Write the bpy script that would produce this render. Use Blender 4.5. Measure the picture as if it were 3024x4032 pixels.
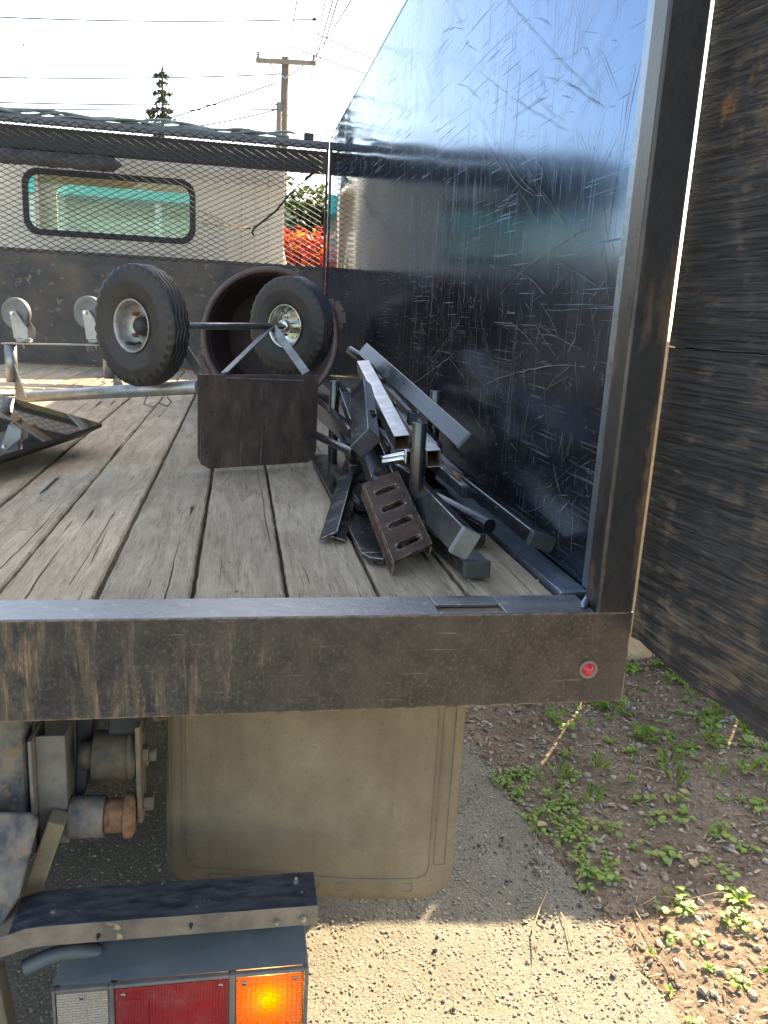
import bpy, math, random
import numpy as np
from mathutils import Vector, Matrix, noise as mnoise
random.seed(7); RNG = np.random.default_rng(7)
R = math.radians
scene = bpy.context.scene
for o in list(bpy.data.objects): bpy.data.objects.remove(o, do_unlink=True)
COL = scene.collection

# ---------------------------------------------------------------- camera
cam_d = bpy.data.cameras.new('camera'); cam = bpy.data.objects.new('camera', cam_d); COL.objects.link(cam)
scene.camera = cam
cam_d.sensor_fit = 'VERTICAL'; cam_d.sensor_height = 36.0; cam_d.lens = 3205.5/4032*36
cam_d.clip_start = 0.02; cam_d.clip_end = 2000
yaw, pit, rol = R(10.533), R(13.607), R(-3.008)
fw = Vector((math.sin(yaw)*math.cos(pit), math.cos(yaw)*math.cos(pit), -math.sin(pit)))
rt = Vector((math.cos(yaw), -math.sin(yaw), 0)); dn = fw.cross(rt)
r2 = math.cos(rol)*rt + math.sin(rol)*dn; d2 = math.cos(rol)*dn - math.sin(rol)*rt
mw = Matrix.Identity(4)
for i in range(3):
    mw[i][0] = r2[i]; mw[i][1] = -d2[i]; mw[i][2] = -fw[i]
mw[0][3], mw[1][3], mw[2][3] = 0.0, -1.4182, 0.55
cam.matrix_world = mw

# ---------------------------------------------------------------- sky, sun, exposure
SUN_AZ, SUN_EL = R(40), R(36)          # azimuth from +y (truck forward) towards +x
world = bpy.data.worlds.new('World'); scene.world = world; world.use_nodes = True
wn = world.node_tree; wn.nodes.clear()
sky = wn.nodes.new('ShaderNodeTexSky'); sky.sky_type = 'NISHITA'; sky.sun_disc = False
sky.sun_elevation = SUN_EL; sky.sun_rotation = SUN_AZ; sky.air_density = 1.0; sky.dust_density = 1.5; sky.ozone_density = 1.2
bg = wn.nodes.new('ShaderNodeBackground'); bg.inputs[1].default_value = 0.13
wo = wn.nodes.new('ShaderNodeOutputWorld')
wn.links.new(sky.outputs[0], bg.inputs[0]); wn.links.new(bg.outputs[0], wo.inputs[0])
sun_d = bpy.data.lights.new('sun', 'SUN'); sun_d.energy = 4.2; sun_d.angle = R(0.5); sun_d.color = (1, .9, .72)
sun = bpy.data.objects.new('sun', sun_d); COL.objects.link(sun)
sd = Vector((math.sin(SUN_AZ)*math.cos(SUN_EL), math.cos(SUN_AZ)*math.cos(SUN_EL), math.sin(SUN_EL)))
sun.rotation_euler = sd.to_track_quat('Z', 'Y').to_euler(); sun.location = sd*30
vs = scene.view_settings; vs.view_transform = 'Standard'; vs.look = 'None'; vs.exposure = 2.35; vs.gamma = 1.0; vs.use_curve_mapping = False
vs.use_white_balance = True; vs.white_balance_temperature = 7900; vs.white_balance_tint = 10   # the phone's balance for open shade
scene.render.engine = 'CYCLES'
scene.cycles.max_bounces = 8; scene.cycles.transparent_max_bounces = 16
scene.cycles.use_denoising = True

# ---------------------------------------------------------------- node helpers
class NT:
    def __init__(s, name):
        s.m = bpy.data.materials.new(name); s.m.use_nodes = True; s.t = s.m.node_tree; s.t.nodes.clear()
        s.out = s.t.nodes.new('ShaderNodeOutputMaterial'); s.b = s.t.nodes.new('ShaderNodeBsdfPrincipled')
        s.t.links.new(s.b.outputs[0], s.out.inputs[0])
        s.tc = s.t.nodes.new('ShaderNodeTexCoord'); s.co = s.tc.outputs['Object']
    def n(s, typ, **kw):
        nd = s.t.nodes.new(typ)
        for k, v in kw.items(): setattr(nd, k, v)
        return nd
    def put(s, sock, v):
        if v is None: return
        if hasattr(v, 'is_output') or isinstance(v, bpy.types.NodeSocket): s.t.links.new(v, sock)
        else:
            if sock.type == 'RGBA' and not isinstance(v, (int, float)) and len(v) == 3: v = (*v, 1)
            if sock.type == 'RGBA' and isinstance(v, (int, float)): v = (v, v, v, 1)
            sock.default_value = v
    def mapp(s, sc=(1, 1, 1), rot=(0, 0, 0), loc=(0, 0, 0), v=None):
        m = s.n('ShaderNodeMapping'); s.put(m.inputs[0], v or s.co)
        m.inputs[1].default_value = loc; m.inputs[2].default_value = rot; m.inputs[3].default_value = sc
        return m.outputs[0]
    def noise(s, v=None, scale=5, detail=4, rough=.6, dist=0):
        t = s.n('ShaderNodeTexNoise'); s.put(t.inputs['Vector'], v or s.co)
        t.inputs['Scale'].default_value = scale; t.inputs['Detail'].default_value = detail
        t.inputs['Roughness'].default_value = rough; t.inputs['Distortion'].default_value = dist
        return t.outputs[0]
    def wave(s, v=None, scale=5, dist=2, detail=3, dscale=1, direction='X'):
        t = s.n('ShaderNodeTexWave', bands_direction=direction); s.put(t.inputs['Vector'], v or s.co)
        t.inputs['Scale'].default_value = scale; t.inputs['Distortion'].default_value = dist
        t.inputs['Detail'].default_value = detail; t.inputs['Detail Scale'].default_value = dscale
        return t.outputs['Fac']
    def voro(s, v=None, scale=5, feature='F1', out='Distance', rnd=1):
        t = s.n('ShaderNodeTexVoronoi', feature=feature); s.put(t.inputs['Vector'], v or s.co)
        t.inputs['Scale'].default_value = scale; t.inputs['Randomness'].default_value = rnd
        return t.outputs[out]
    def ramp(s, f, pts):
        r = s.n('ShaderNodeValToRGB'); s.put(r.inputs[0], f); e = r.color_ramp.elements
        while len(e) < len(pts): e.new(0.5)
        for q, (p, c) in zip(e, pts):
            q.position = p; q.color = (c, c, c, 1) if isinstance(c, (int, float)) else (*c, 1)
        return r.outputs[0]
    def thr(s, f, a, b): return s.ramp(f, [(min(a, b), 0 if a < b else 1), (max(a, b), 1 if a < b else 0)])
    def mix(s, f, a, b, typ='MIX'):
        m = s.n('ShaderNodeMix', data_type='RGBA', blend_type=typ)
        s.put(m.inputs[0], f); s.put(m.inputs[6], a); s.put(m.inputs[7], b)
        return m.outputs[2]
    def math(s, op, a, b=0):
        m = s.n('ShaderNodeMath', operation=op); s.put(m.inputs[0], a); s.put(m.inputs[1], b); return m.outputs[0]
    def bump(s, h, st=.3, d=.01):
        b = s.n('ShaderNodeBump'); b.inputs['Strength'].default_value = st; b.inputs['Distance'].default_value = d
        s.put(b.inputs['Height'], h); s.put(s.b.inputs['Normal'], b.outputs[0]); return b
    def set(s, col=None, rough=None, metal=None, **kw):
        s.put(s.b.inputs['Base Color'], col); s.put(s.b.inputs['Roughness'], rough); s.put(s.b.inputs['Metallic'], metal)
        for k, v in kw.items(): s.put(s.b.inputs[k], v)
        return s
    def rnd(s):
        oi = s.n('ShaderNodeObjectInfo'); return oi.outputs['Random']
    def randco(s, amt=20):
        v = s.n('ShaderNodeVectorMath', operation='SCALE'); cb = s.n('ShaderNodeCombineXYZ'); r = s.rnd()
        for i in range(3): s.put(cb.inputs[i], s.math('MULTIPLY', r, amt*(1+i*.37)))
        a = s.n('ShaderNodeVectorMath', operation='ADD'); s.put(a.inputs[0], s.co); s.put(a.inputs[1], cb.outputs[0])
        return a.outputs[0]

MAT = {}
def edge_mask(n, rad, a=.985, b=.93):
    bv = n.n('ShaderNodeBevel'); bv.samples = 4; bv.inputs[0].default_value = rad; g = n.n('ShaderNodeNewGeometry')
    d = n.n('ShaderNodeVectorMath', operation='DOT_PRODUCT'); n.put(d.inputs[0], bv.outputs[0]); n.put(d.inputs[1], g.outputs['Normal']); return n.thr(d.outputs['Value'], a, b)
def simple(name, c1, c2=None, scale=8, rough=.6, rough2=None, metal=0, bump=0, bs=60, stretch=(1, 1, 1), speck=None, **kw):
    n = NT(name); v = n.mapp(stretch); c2 = c2 or tuple(x*.7 for x in c1)
    f = n.noise(v, scale, 6, .62); f = n.thr(f, .35, .66)
    col = n.mix(f, c1, c2)
    if speck: col = n.mix(n.thr(n.noise(n.mapp(), speck[1], 3, .7), speck[2], speck[2]+.05), col, speck[0])
    r = n.mix(n.noise(v, scale*1.7, 3), rough, rough2 if rough2 is not None else rough*1.2)
    n.set(col, r, metal, **kw)
    if bump: n.bump(n.noise(None, bs, 5, .65), bump, .004)
    MAT[name] = n.m; return n

# side wall: glossy black painted steel, scratched
n = NT('wall_steel')
low = n.noise(n.mapp((1, .55, .8)), 2.2, 2)
def scr(rx, sy, sz, sc, a, msc, mthr):
    v = n.mapp((1, sy, sz), (rx, 0, 0)); l = n.thr(n.noise(v, sc, 2, .5), a, a+.02)
    k = n.thr(n.noise(n.mapp((1, 1, 1), (0, 0, 0), (3+rx, 1, 2)), msc, 3), mthr, mthr+.12)
    return n.math('MULTIPLY', l, k)
s1 = scr(R(35), 1.2, 75, 2.4, .655, 2.6, .46); s2 = scr(R(-40), 60, 1.4, 2.2, .67, 2.2, .48)
s3 = scr(R(4), 100, 2.2, 2, .66, 1.7, .46); s4 = scr(R(-75), 1.3, 90, 2, .66, 3.1, .47)
sm = n.math('MAXIMUM', n.math('MAXIMUM', s1, s2), n.math('MAXIMUM', s3, s4))
dust = n.thr(n.noise(n.mapp((1, 1, 1)), 7, 8, .72), .5, .85)
sp = n.n('ShaderNodeSeparateXYZ'); n.put(sp.inputs[0], n.co)
wearz = n.ramp(n.math('ADD', n.math('MULTIPLY', sp.outputs[2], .5), .0), [(0, 1), (.45, .35), (.9, .12)])
dirt = n.math('MULTIPLY', dust, wearz)
col = n.mix(n.math('MULTIPLY', dirt, .3), (.005, .006, .009), (.07, .062, .052)); col = n.mix(n.math('MULTIPLY', sm, .75), col, (.085, .08, .072))
rough = n.mix(low, .08, .19); rough = n.mix(n.ramp(n.math('MULTIPLY', sp.outputs[2], .5), [(0, .5), (.22, .35), (.36, 0)]), rough, .34); rough = n.mix(n.ramp(n.math('MULTIPLY', sp.outputs[1], .17), [(.35, 0), (.85, .85)]), rough, .02); rough = n.mix(n.math('MULTIPLY', dirt, .8), rough, .5); rough = n.mix(sm, rough, .6)
n.set(col, rough, 0, **{'IOR': 3.2, 'Specular IOR Level': n.ramp(n.math('MULTIPLY', sp.outputs[2], .5), [(0, .12), (.24, .17), (.4, .5)]), 'Specular Tint': (.36, .6, 1, 1)})
n.bump(n.noise(n.mapp((1, .8, 1)), 1.6, 1), .10, .05); MAT['wall_steel'] = n.m

simple('scratch', (.1, .095, .09), (.22, .2, .18), 40, .6)
simple('scratch_pale', (.42, .39, .34), (.3, .28, .25), 40, .6)
simple('strip_steel', (.04, .045, .055), (.1, .1, .105), 22, .2, .42, 0, .4, 60, (1, 1, 1), ((.22, .22, .22), 60, .66), **{'IOR': 3.2, 'Specular Tint': (.62, .78, 1, 1)})
# rear beam: brown-black steel with tan mud streaks
n = NT('beam_steel')
st = n.noise(n.mapp((9, 9, 1.7), (0, -.36, 0)), 3.6, 10, .78, .6); msk = n.noise(n.mapp((1, 1, 1)), 2.6, 4)
sp = n.n('ShaderNodeSeparateXYZ'); n.put(sp.inputs[0], n.co)
leftw = n.ramp(n.math('ADD', n.math('MULTIPLY', sp.outputs[0], .8), .55), [(.1, .16), (.55, .05), (1, .0)])
f = n.thr(n.math('ADD', n.math('ADD', n.math('MULTIPLY', st, .7), n.math('MULTIPLY', msk, .3)), leftw), .605, .70)
base = n.mix(n.thr(n.noise(None, 14, 8, .7), .38, .66), (.018, .017, .018), (.058, .047, .04))
base = n.mix(n.math('MULTIPLY', n.thr(n.noise(n.mapp((1, 1, .8)), 130, 5, .75), .52, .72), n.thr(msk, .35, .6)), base, (.15, .125, .1))
fsc = n.thr(n.noise(n.mapp((30, 30, 2), (0, -.5, 0)), 3.5, 5, .75), .5, .66)
col = n.mix(n.math('MULTIPLY', f, n.math('ADD', n.math('MULTIPLY', fsc, .7), .28)), base, (.32, .205, .12))
sc2 = n.thr(n.noise(n.mapp((2, 2, 45), (0, .3, 0)), 2.5, 3), .67, .69); col = n.mix(n.math('MULTIPLY', sc2, .5), col, (.2, .17, .14))
ew = n.math('MULTIPLY', edge_mask(n, .006), n.thr(n.noise(n.mapp((1, 1, 1)), 30, 5, .7), .4, .56)); col = n.mix(ew, col, (.34, .23, .14))
n.set(col, n.mix(f, .42, .8), 0); n.bump(n.noise(None, 120, 5, .7), .25, .003); MAT['beam_steel'] = n.m
simple('beam_top', (.03, .032, .038), (.1, .092, .085), 16, .24, .46, .0, .3, 90, (1, 2, 1), ((.2, .16, .11), 24, .6), **{'IOR': 2.1, 'Specular IOR Level': .7})
simple('mud_edge', (.3, .19, .11), (.2, .13, .085), 30, .9, None, 0, .4, 80)
n = NT('post_steel'); f = n.thr(n.noise(n.mapp((3, 3, .8)), 3.5, 8, .7), .5, .68)
sp = n.n('ShaderNodeSeparateXYZ'); n.put(sp.inputs[0], n.co)
hz = n.ramp(n.math('MULTIPLY', sp.outputs[2], .8), [(0, 1), (.35, .9), (.62, .12)])
f = n.math('MULTIPLY', f, hz); blk = n.thr(n.noise(n.mapp((2, 2, 1.2)), 6, 6, .7), .56, .66)
col = n.mix(f, n.mix(n.noise(None, 30, 5), (.013, .0135, .016), (.034, .031, .031)), (.23, .115, .05))
col = n.mix(blk, col, (.01, .01, .011)); ew = n.math('MULTIPLY', edge_mask(n, .006), n.thr(n.noise(n.mapp((1, 1, .3)), 22, 5, .7), .42, .6)); col = n.mix(n.math('MULTIPLY', ew, hz), col, (.24, .15, .09))
n.set(col, n.mix(f, .33, .75), 0); n.bump(n.noise(None, 90, 5), .2, .003); MAT['post_steel'] = n.m
# deck wood
def n_lerp(a, b, t): return tuple(x+(y-x)*t for x, y in zip(a, b))
def wood(name, dark, mid, lite, sx, crack=.62, rough=.82, axis='Y'):
    n = NT(name); v0 = n.randco(); ax = lambda a, b: (a, b, a) if axis == 'Y' else (b, a, a)
    g = n.noise(n.mapp(ax(sx, 1.2), v=v0), 2.2, 10, .7, .9); pat = n.noise(n.mapp((1.5, 1.5, 1.5), v=v0), 1.9, 7, .68)
    fine = n.noise(n.mapp(ax(sx*7, 3), v=v0), 3.2, 5, .7, .4); chk = n.noise(n.mapp(ax(sx*1.6, 7), v=v0), 5, 7, .75, .8)
    col = n.ramp(g, [(.25, n_lerp(dark, mid, .45)), (.45, mid), (.72, lite)])
    col = n.mix(n.thr(fine, .53, .63), col, n.mix(.45, col, dark)); col = n.mix(n.thr(chk, .6, .68), col, n.mix(.55, col, dark))
    col = n.mix(n.thr(pat, .45, .66), col, n.mix(.45, col, (mid[0]*.62, mid[1]*.6, mid[2]*.6)))
    tv = n.math('ADD', n.math('MULTIPLY', n.rnd(), .4), .8); col = n.mix(1.0, col, tv, 'MULTIPLY')
    cr = n.math('MULTIPLY', n.thr(n.noise(n.mapp(ax(sx*2.9, .62), v=v0), 1.6, 4, .55, .6), crack, crack+.02), n.thr(n.noise(n.mapp((2, 2, 2), v=v0), 2.4, 2), .38, .5))
    spots = n.thr(n.noise(n.mapp((1, 1, 1), v=v0), 19, 6, .75), .62, .72)
    col = n.mix(n.math('MULTIPLY', spots, .55), col, (.04, .03, .022)); col = n.mix(cr, col, (.012, .01, .008))
    n.set(col, rough, 0); h = n.math('SUBTRACT', n.math('ADD', n.math('MULTIPLY', g, .5), n.math('MULTIPLY', fine, -.5)), cr)
    n.bump(h, .9, .006); MAT[name] = n.m
wood('deck_wood', (.07, .045, .026), (.43, .315, .2), (.64, .495, .335), 9, .655)
wood('fence_wood', (.3, .19, .1), (.46, .31, .17), (.56, .4, .24), 7, .9)
wood('pole_wood', (.12, .09, .065), (.2, .155, .12), (.28, .22, .17), 5, .8)
# gate plywood: black paint worn off the grain
n = NT('gate_wood'); rr_ = (R(7), 0, 0)
g = n.noise(n.mapp((12, 1.3, 15), rr_), 3, 9, .76, 1.1); big = n.noise(n.mapp((1, 1.6, .8)), 2.6, 5, .65, 1.4); w = n.noise(n.mapp((4, 1.0, 34), (R(9), 0, 0)), 4.5, 6, .7, .4); hair = n.noise(n.mapp((4, .9, 80), (R(8), 0, 0)), 4, 5, .7, .5)
f = n.thr(n.math('ADD', n.math('ADD', n.math('MULTIPLY', g, .4), n.math('MULTIPLY', big, .42)), n.math('MULTIPLY', hair, .18)), .51, .585)
col = n.mix(n.thr(w, .42, .6), (.014, .0135, .014), (.05, .046, .044)); col = n.mix(n.math('MULTIPLY', f, .75), col, (.23, .155, .095))
col = n.mix(n.math('MULTIPLY', n.thr(hair, .57, .64), .75), col, (.006, .006, .006))
spot = n.thr(n.math('ADD', n.noise(n.mapp((1, 1.6, 1.1), loc=(4, 2.1, 7)), 3.3, 5, .6), n.math('MULTIPLY', n.math('SUBTRACT', hair, .5), .22)), .65, .68); col = n.mix(n.math('MULTIPLY', spot, .85), col, (.3, .125, .04))
n.set(col, n.mix(f, .45, .85), 0); n.bump(n.math('SUBTRACT', n.math('ADD', w, n.math('MULTIPLY', g, .5)), n.math('MULTIPLY', n.thr(hair, .55, .64), .8)), 1.0, .007); MAT['gate_wood'] = n.m

simple('headboard_steel', (.024, .026, .034), (.10, .072, .05), 3.2, .36, .7, 0, .3, 40, (1, 1, 1.3), ((.16, .12, .09), 14, .62))
simple('rail_steel', (.055, .06, .07), (.1, .105, .115), 18, .4, .55, 0, .1, 60)
simple('dark_steel', (.016, .017, .02), (.035, .033, .034), 12, .5, .7, 0, .15, 50)
simple('mesh_steel', (.03, .03, .033), (.06, .055, .05), 30, .38, .5, .2)
simple('cab_paint', (.68, .61, .5), (.6, .53, .43), 3, .35, .5, 0, .02, 10)
simple('rubber_black', (.016, .016, .017), (.035, .034, .032), 20, .65, .85)
n = NT('tyre'); v = n.co; f = n.thr(n.noise(None, 9, 6, .65), .42, .7)
n.set(n.mix(n.math('MULTIPLY', f, .55), (.016, .016, .017), (.1, .076, .056)), n.mix(f, .5, .85), 0); n.bump(n.noise(None, 150, 4), .2, .002); MAT['tyre'] = n.m
simple('rim_dull', (.44, .44, .42), (.24, .22, .19), 22, .35, .6, .55, .15, 60)
simple('rim_zinc', (.62, .6, .52), (.45, .46, .42), 8, .16, .26, .95)
simple('galvanised', (.38, .385, .38), (.24, .24, .235), 14, .32, .5, .6, .08, 40)
simple('bare_steel', (.26, .265, .26), (.15, .135, .12), 16, .3, .5, .75, .1, 40, (1, 1, 1), ((.12, .07, .045), 22, .66))
n = NT('rust_plate'); f = n.noise(n.mapp((1, 1, .35)), 22, 8, .7); col = n.ramp(f, [(.3, (.03, .019, .017)), (.5, (.072, .046, .039)), (.72, (.13, .085, .068))])
sc = n.thr(n.noise(n.mapp((40, 40, 2.2), (0, R(12), 0)), 3, 3, .6), .66, .69); col = n.mix(n.math('MULTIPLY', sc, .55), col, (.24, .19, .17))
sp2 = n.thr(n.noise(None, 26, 3), .69, .73); col = n.mix(sp2, col, (.012, .01, .01))
n.set(col, .52, 0); n.bump(n.noise(None, 90, 5), .25, .003); MAT['rust_plate'] = n.m
n = NT('slot_plate'); f = n.noise(None, 16, 7, .7); col = n.ramp(f, [(.35, (.026, .013, .009)), (.54, (.06, .03, .018)), (.68, (.11, .052, .026)), (.8, (.34, .23, .15))])
col = n.mix(n.math('MULTIPLY', edge_mask(n, .004), n.thr(n.noise(None, 45, 4), .38, .55)), col, (.42, .31, .22))
n.set(col, .62, 0, **{'Specular IOR Level': .3}); n.bump(n.noise(None, 70, 5), .3, .003); MAT['slot_plate'] = n.m
n = NT('rust'); f = n.noise(None, 30, 6, .7); n.set(n.ramp(f, [(.35, (.09, .04, .022)), (.55, (.24, .115, .06)), (.75, (.36, .2, .12))]), .85, 0); n.bump(f, .4, .004); MAT['rust'] = n.m
def tubemat(name, c1, c2, metal, r0, r1, rustamt):
    n = NT(name); v0 = n.randco(3); f = n.thr(n.noise(v0, 11, 7, .72), .52, .76); k = n.thr(n.noise(n.mapp((1, 1, 1), v=v0), 38, 5, .7), .6, .72); sc = n.thr(n.noise(n.mapp((30, 2, 30), (0, 0, .3), v=v0), 3, 3), .68, .7)
    col = n.mix(n.math('MULTIPLY', f, .5), c1, c2); col = n.mix(n.math('MULTIPLY', k, rustamt), col, (.11, .06, .035)); col = n.mix(n.math('MULTIPLY', sc, .6), col, (.28, .27, .25))
    e = n.math('MULTIPLY', edge_mask(n, .0022), n.thr(n.noise(v0, 60, 4), .4, .58)); col = n.mix(e, col, (.42, .42, .41))
    n.set(col, n.mix(f, r0, r1), n.mix(e, metal, .8), **{'IOR': 1.75}); n.bump(n.noise(None, 60, 4), .12, .003); MAT[name] = n.m
tubemat('tube_black', (.013, .015, .018), (.07, .062, .055), .15, .22, .5, .35)
tubemat('tube_grey', (.042, .045, .049), (.1, .098, .095), .6, .18, .36, .3)
simple('tube_bright', (.42, .43, .43), (.25, .255, .26), 24, .24, .4, .9, .05, 60)
simple('cap_plastic', (.025, .027, .03), (.05, .05, .05), 30, .5, .6)
simple('cap_grey', (.2, .195, .185), (.13, .13, .125), 20, .5, .6)
simple('chrome', (.7, .72, .74), (.55, .56, .58), 20, .08, .18, 1.0)
simple('bin_plastic', (.085, .05, .045), (.13, .08, .07), 9, .48, .62, 0, .05, 30)
n = NT('gloss_panel'); n.set((.004, .004, .005), .035, 0, **{'IOR': 1.6, 'Coat Weight': 1.0, 'Coat Roughness': .02}); MAT['gloss_panel'] = n.m
simple('panel_edge', (.02, .02, .022), (.03, .03, .032), 20, .45)
n = NT('flap'); f = n.noise(n.mapp((1, 1, .7)), 5, 9, .68); g = n.noise(None, 140, 4, .7); sm_ = n.thr(n.noise(n.mapp((5, 5, .9), (0, .12, 0)), 2.6, 7, .7, .5), .54, .72); drip = n.thr(n.noise(n.mapp((16, 16, .8)), 3, 5, .7), .6, .74)
col = n.ramp(f, [(.3, (.135, .102, .062)), (.5, (.188, .144, .09)), (.72, (.25, .196, .125))]); col = n.mix(n.math('MULTIPLY', sm_, .18), col, (.085, .066, .043)); col = n.mix(n.math('MULTIPLY', drip, .3), col, (.25, .2, .13))
col = n.mix(n.thr(g, .6, .72), col, (.085, .064, .04));
n.set(col, .85, 0); n.bump(n.math('ADD', g, f), .4, .004); MAT['flap'] = n.m
simple('dust_steel', (.2, .155, .1), (.085, .07, .055), 20, .6, .85, 0, .4, 60)
simple('dust_blue', (.2, .165, .125), (.045, .052, .064), 24, .55, .85, .0, .8, 50, (1, 1, .7), ((.2, .13, .085), 17, .6))
simple('dust_shaded', (.115, .088, .058), (.045, .037, .03), 18, .6, .85, 0, .5, 60)  # darker copy of the dusty steel, shadow painted into the spring eye's colour
simple('grey_paint', (.2, .182, .16), (.11, .1, .088), 16, .5, .65, .1, .25, 120)
simple('bracket_navy', (.018, .022, .034), (.085, .088, .092), 20, .35, .6, .1, .2, 60, (1, 3, 1), ((.28, .27, .25), 25, .66))
simple('bracket_face', (.22, .17, .125), (.1, .08, .065), 13, .7, .85, 0, .25, 70, (1, 1, 1), ((.36, .25, .15), 13, .68))
simple('lamp_housing', (.085, .1, .11), (.12, .13, .13), 9, .5, .65, 0, .06, 40, (1, 1, 1), ((.22, .2, .17), 30, .7))
simple('lamp_frame', (.17, .155, .14), (.1, .095, .09), 25, .55, .7)
simple('screw', (.5, .48, .44), (.3, .28, .25), 60, .3, .4, .9)
def lens(name, c, tr, wx, wz):
    n = NT(name); s = n.n('ShaderNodeBsdfTranslucent'); n.put(s.inputs[0], tr); mx = n.n('ShaderNodeMixShader')
    d = n.thr(n.noise(None, 22, 6, .7), .45, .8); n.set(n.mix(n.math('MULTIPLY', d, .35), c, (.35, .3, .25)), n.mix(d, .12, .4), 0, **{'Coat Weight': .5, 'Coat Roughness': .08})
    mx.inputs[0].default_value = .45; n.t.links.new(n.b.outputs[0], mx.inputs[1]); n.t.links.new(s.outputs[0], mx.inputs[2]); n.t.links.new(mx.outputs[0], n.out.inputs[0])
    h = n.wave(None, wx, 0, 0, 1, 'X')
    if wz: h = n.math('ADD', h, n.wave(None, wz, 0, 0, 1, 'Z'))
    b = n.bump(h, .8, .004); n.put(s.inputs[1], b.outputs[0]); MAT[name] = n.m
lens('lens_red', (.5, .05, .055), (.8, .04, .04), 55, 0)
lens('lens_amber', (.95, .27, .01), (1, .38, .02), 33, 54)
lens('lens_clear', (.78, .68, .55), (.7, .62, .5), 45, 52)
n = NT('bulb'); n.set((1, .7, .3), .3, 0, **{'Emission Color': (1, .72, .25, 1), 'Emission Strength': 48.0}); MAT['bulb'] = n.m
simple('marker_red', (.6, .03, .05), (.42, .03, .05), 60, .25)
simple('marker_ring', (.22, .19, .15), (.14, .12, .1), 30, .6)
# ground
n = NT('asphalt'); a = n.noise(None, 170, 4, .75); b_ = n.noise(None, 3, 5); c_ = n.voro(None, 110)
col = n.ramp(a, [(.3, (.1, .088, .068)), (.5, (.185, .165, .125)), (.66, (.26, .232, .178)), (.8, (.37, .335, .265))])
col = n.mix(n.thr(b_, .45, .7), col, n.mix(1.0, col, (.82, .8, .77), 'MULTIPLY'))
n.set(col, .9, 0); n.bump(n.math('SUBTRACT', n.math('MULTIPLY', a, .6), c_), .45, .004); MAT['asphalt'] = n.m
n = NT('soil'); a = n.noise(None, 60, 8, .75); b_ = n.noise(None, 9, 4)
col = n.ramp(a, [(.3, (.09, .061, .039)), (.5, (.235, .166, .11)), (.68, (.37, .275, .19)), (.82, (.5, .4, .29))])
col = n.mix(n.thr(b_, .45, .65), col, n.mix(.5, col, (.1, .06, .04)))
n.set(col, .95, 0); n.bump(n.math('ADD', a, n.math('MULTIPLY', n.noise(None, 25, 5), 1.3)), .9, .012); MAT['soil'] = n.m
simple('field', (.12, .13, .06), (.17, .15, .09), .5, .95)
def multi(name, cols, rough=.85, **kw):     # colour picked at random per island
    n = NT(name); g = n.n('ShaderNodeNewGeometry'); k = len(cols)
    col = n.ramp(g.outputs['Random Per Island'], [(i/k, c) for i, c in enumerate(cols)])
    n.t.nodes[-1]
    for nd in n.t.nodes:
        if nd.type == 'VALTORGB': nd.color_ramp.interpolation = 'CONSTANT'
    n.set(col, rough, 0, **kw); MAT[name] = n.m; return n
multi('chips', [(.25, .21, .145), (.19, .16, .11), (.31, .265, .185), (.22, .185, .125), (.2, .17, .12), (.36, .31, .23)])
multi('dark_pebble', [(.07, .066, .062), (.11, .1, .09), (.05, .047, .045), (.15, .095, .065), (.09, .085, .08)], .7)
multi('soil_stone', [(.22, .19, .15), (.3, .245, .18), (.15, .135, .115), (.26, .165, .1), (.38, .32, .24), (.2, .15, .1)], .8)
multi('litter', [(.2, .095, .055), (.3, .19, .12), (.14, .075, .05), (.42, .31, .19), (.36, .3, .22), (.12, .09, .07)])
def leafmat(name, cols, tr=.3):
    n = NT(name); g = n.n('ShaderNodeNewGeometry'); k = len(cols)
    col = n.ramp(g.outputs['Random Per Island'], [(i/k, c) for i, c in enumerate(cols)])
    s = n.n('ShaderNodeBsdfTranslucent'); n.put(s.inputs[0], n.mix(1.0, col, (1.5, 1.6, .7), 'MULTIPLY')); mx = n.n('ShaderNodeMixShader'); mx.inputs[0].default_value = tr
    n.set(col, .5, 0); n.t.links.new(n.b.outputs[0], mx.inputs[1]); n.t.links.new(s.outputs[0], mx.inputs[2]); n.t.links.new(mx.outputs[0], n.out.inputs[0]); MAT[name] = n.m
leafmat('weed_leaf', [(.17, .29, .045), (.23, .37, .055), (.13, .22, .045), (.3, .42, .06), (.2, .31, .08)], .4)
leafmat('grass_blade', [(.17, .31, .06), (.13, .25, .05), (.28, .34, .1)], .35)
leafmat('conifer', [(.035, .06, .035), (.05, .075, .04), (.028, .045, .028), (.06, .08, .045)], .25)
leafmat('tree_green', [(.05, .085, .03), (.07, .11, .035), (.035, .06, .024)], .25)
leafmat('tree_red', [(.5, .03, .035), (.42, .025, .03), (.6, .09, .03), (.7, .28, .04), (.4, .03, .05)], .35)
simple('bark', (.1, .075, .055), (.06, .045, .035), 10, .9, None, 0, .4, 30)
simple('dry_stem', (.38, .28, .18), (.3, .2, .12), 20, .85)
simple('dry_leaf', (.45, .32, .17), (.33, .2, .1), 30, .7)
simple('wire', (.02, .022, .025), (.03, .03, .03), 10, .6)
simple('hose', (.16, .19, .19), (.08, .1, .1), 12, .3, .5)
simple('tarp', (.05, .05, .053), (.12, .115, .11), 14, .6, .8, 0, .8, 30)
simple('house_wall', (.5, .42, .32), (.45, .38, .29), 4, .8)
simple('house_roof', (.09, .08, .075), (.12, .11, .1), 14, .9)
simple('house_glass', (.03, .04, .05), (.05, .06, .07), 2, .08)
simple('teal', (.01, .62, .58), (.02, .55, .52), 2, .45)
simple('white_paint', (.75, .75, .72), (.66, .66, .63), 4, .45)
simple('window_trim', (.7, .68, .62), (.62, .6, .55), 4, .5)
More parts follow.
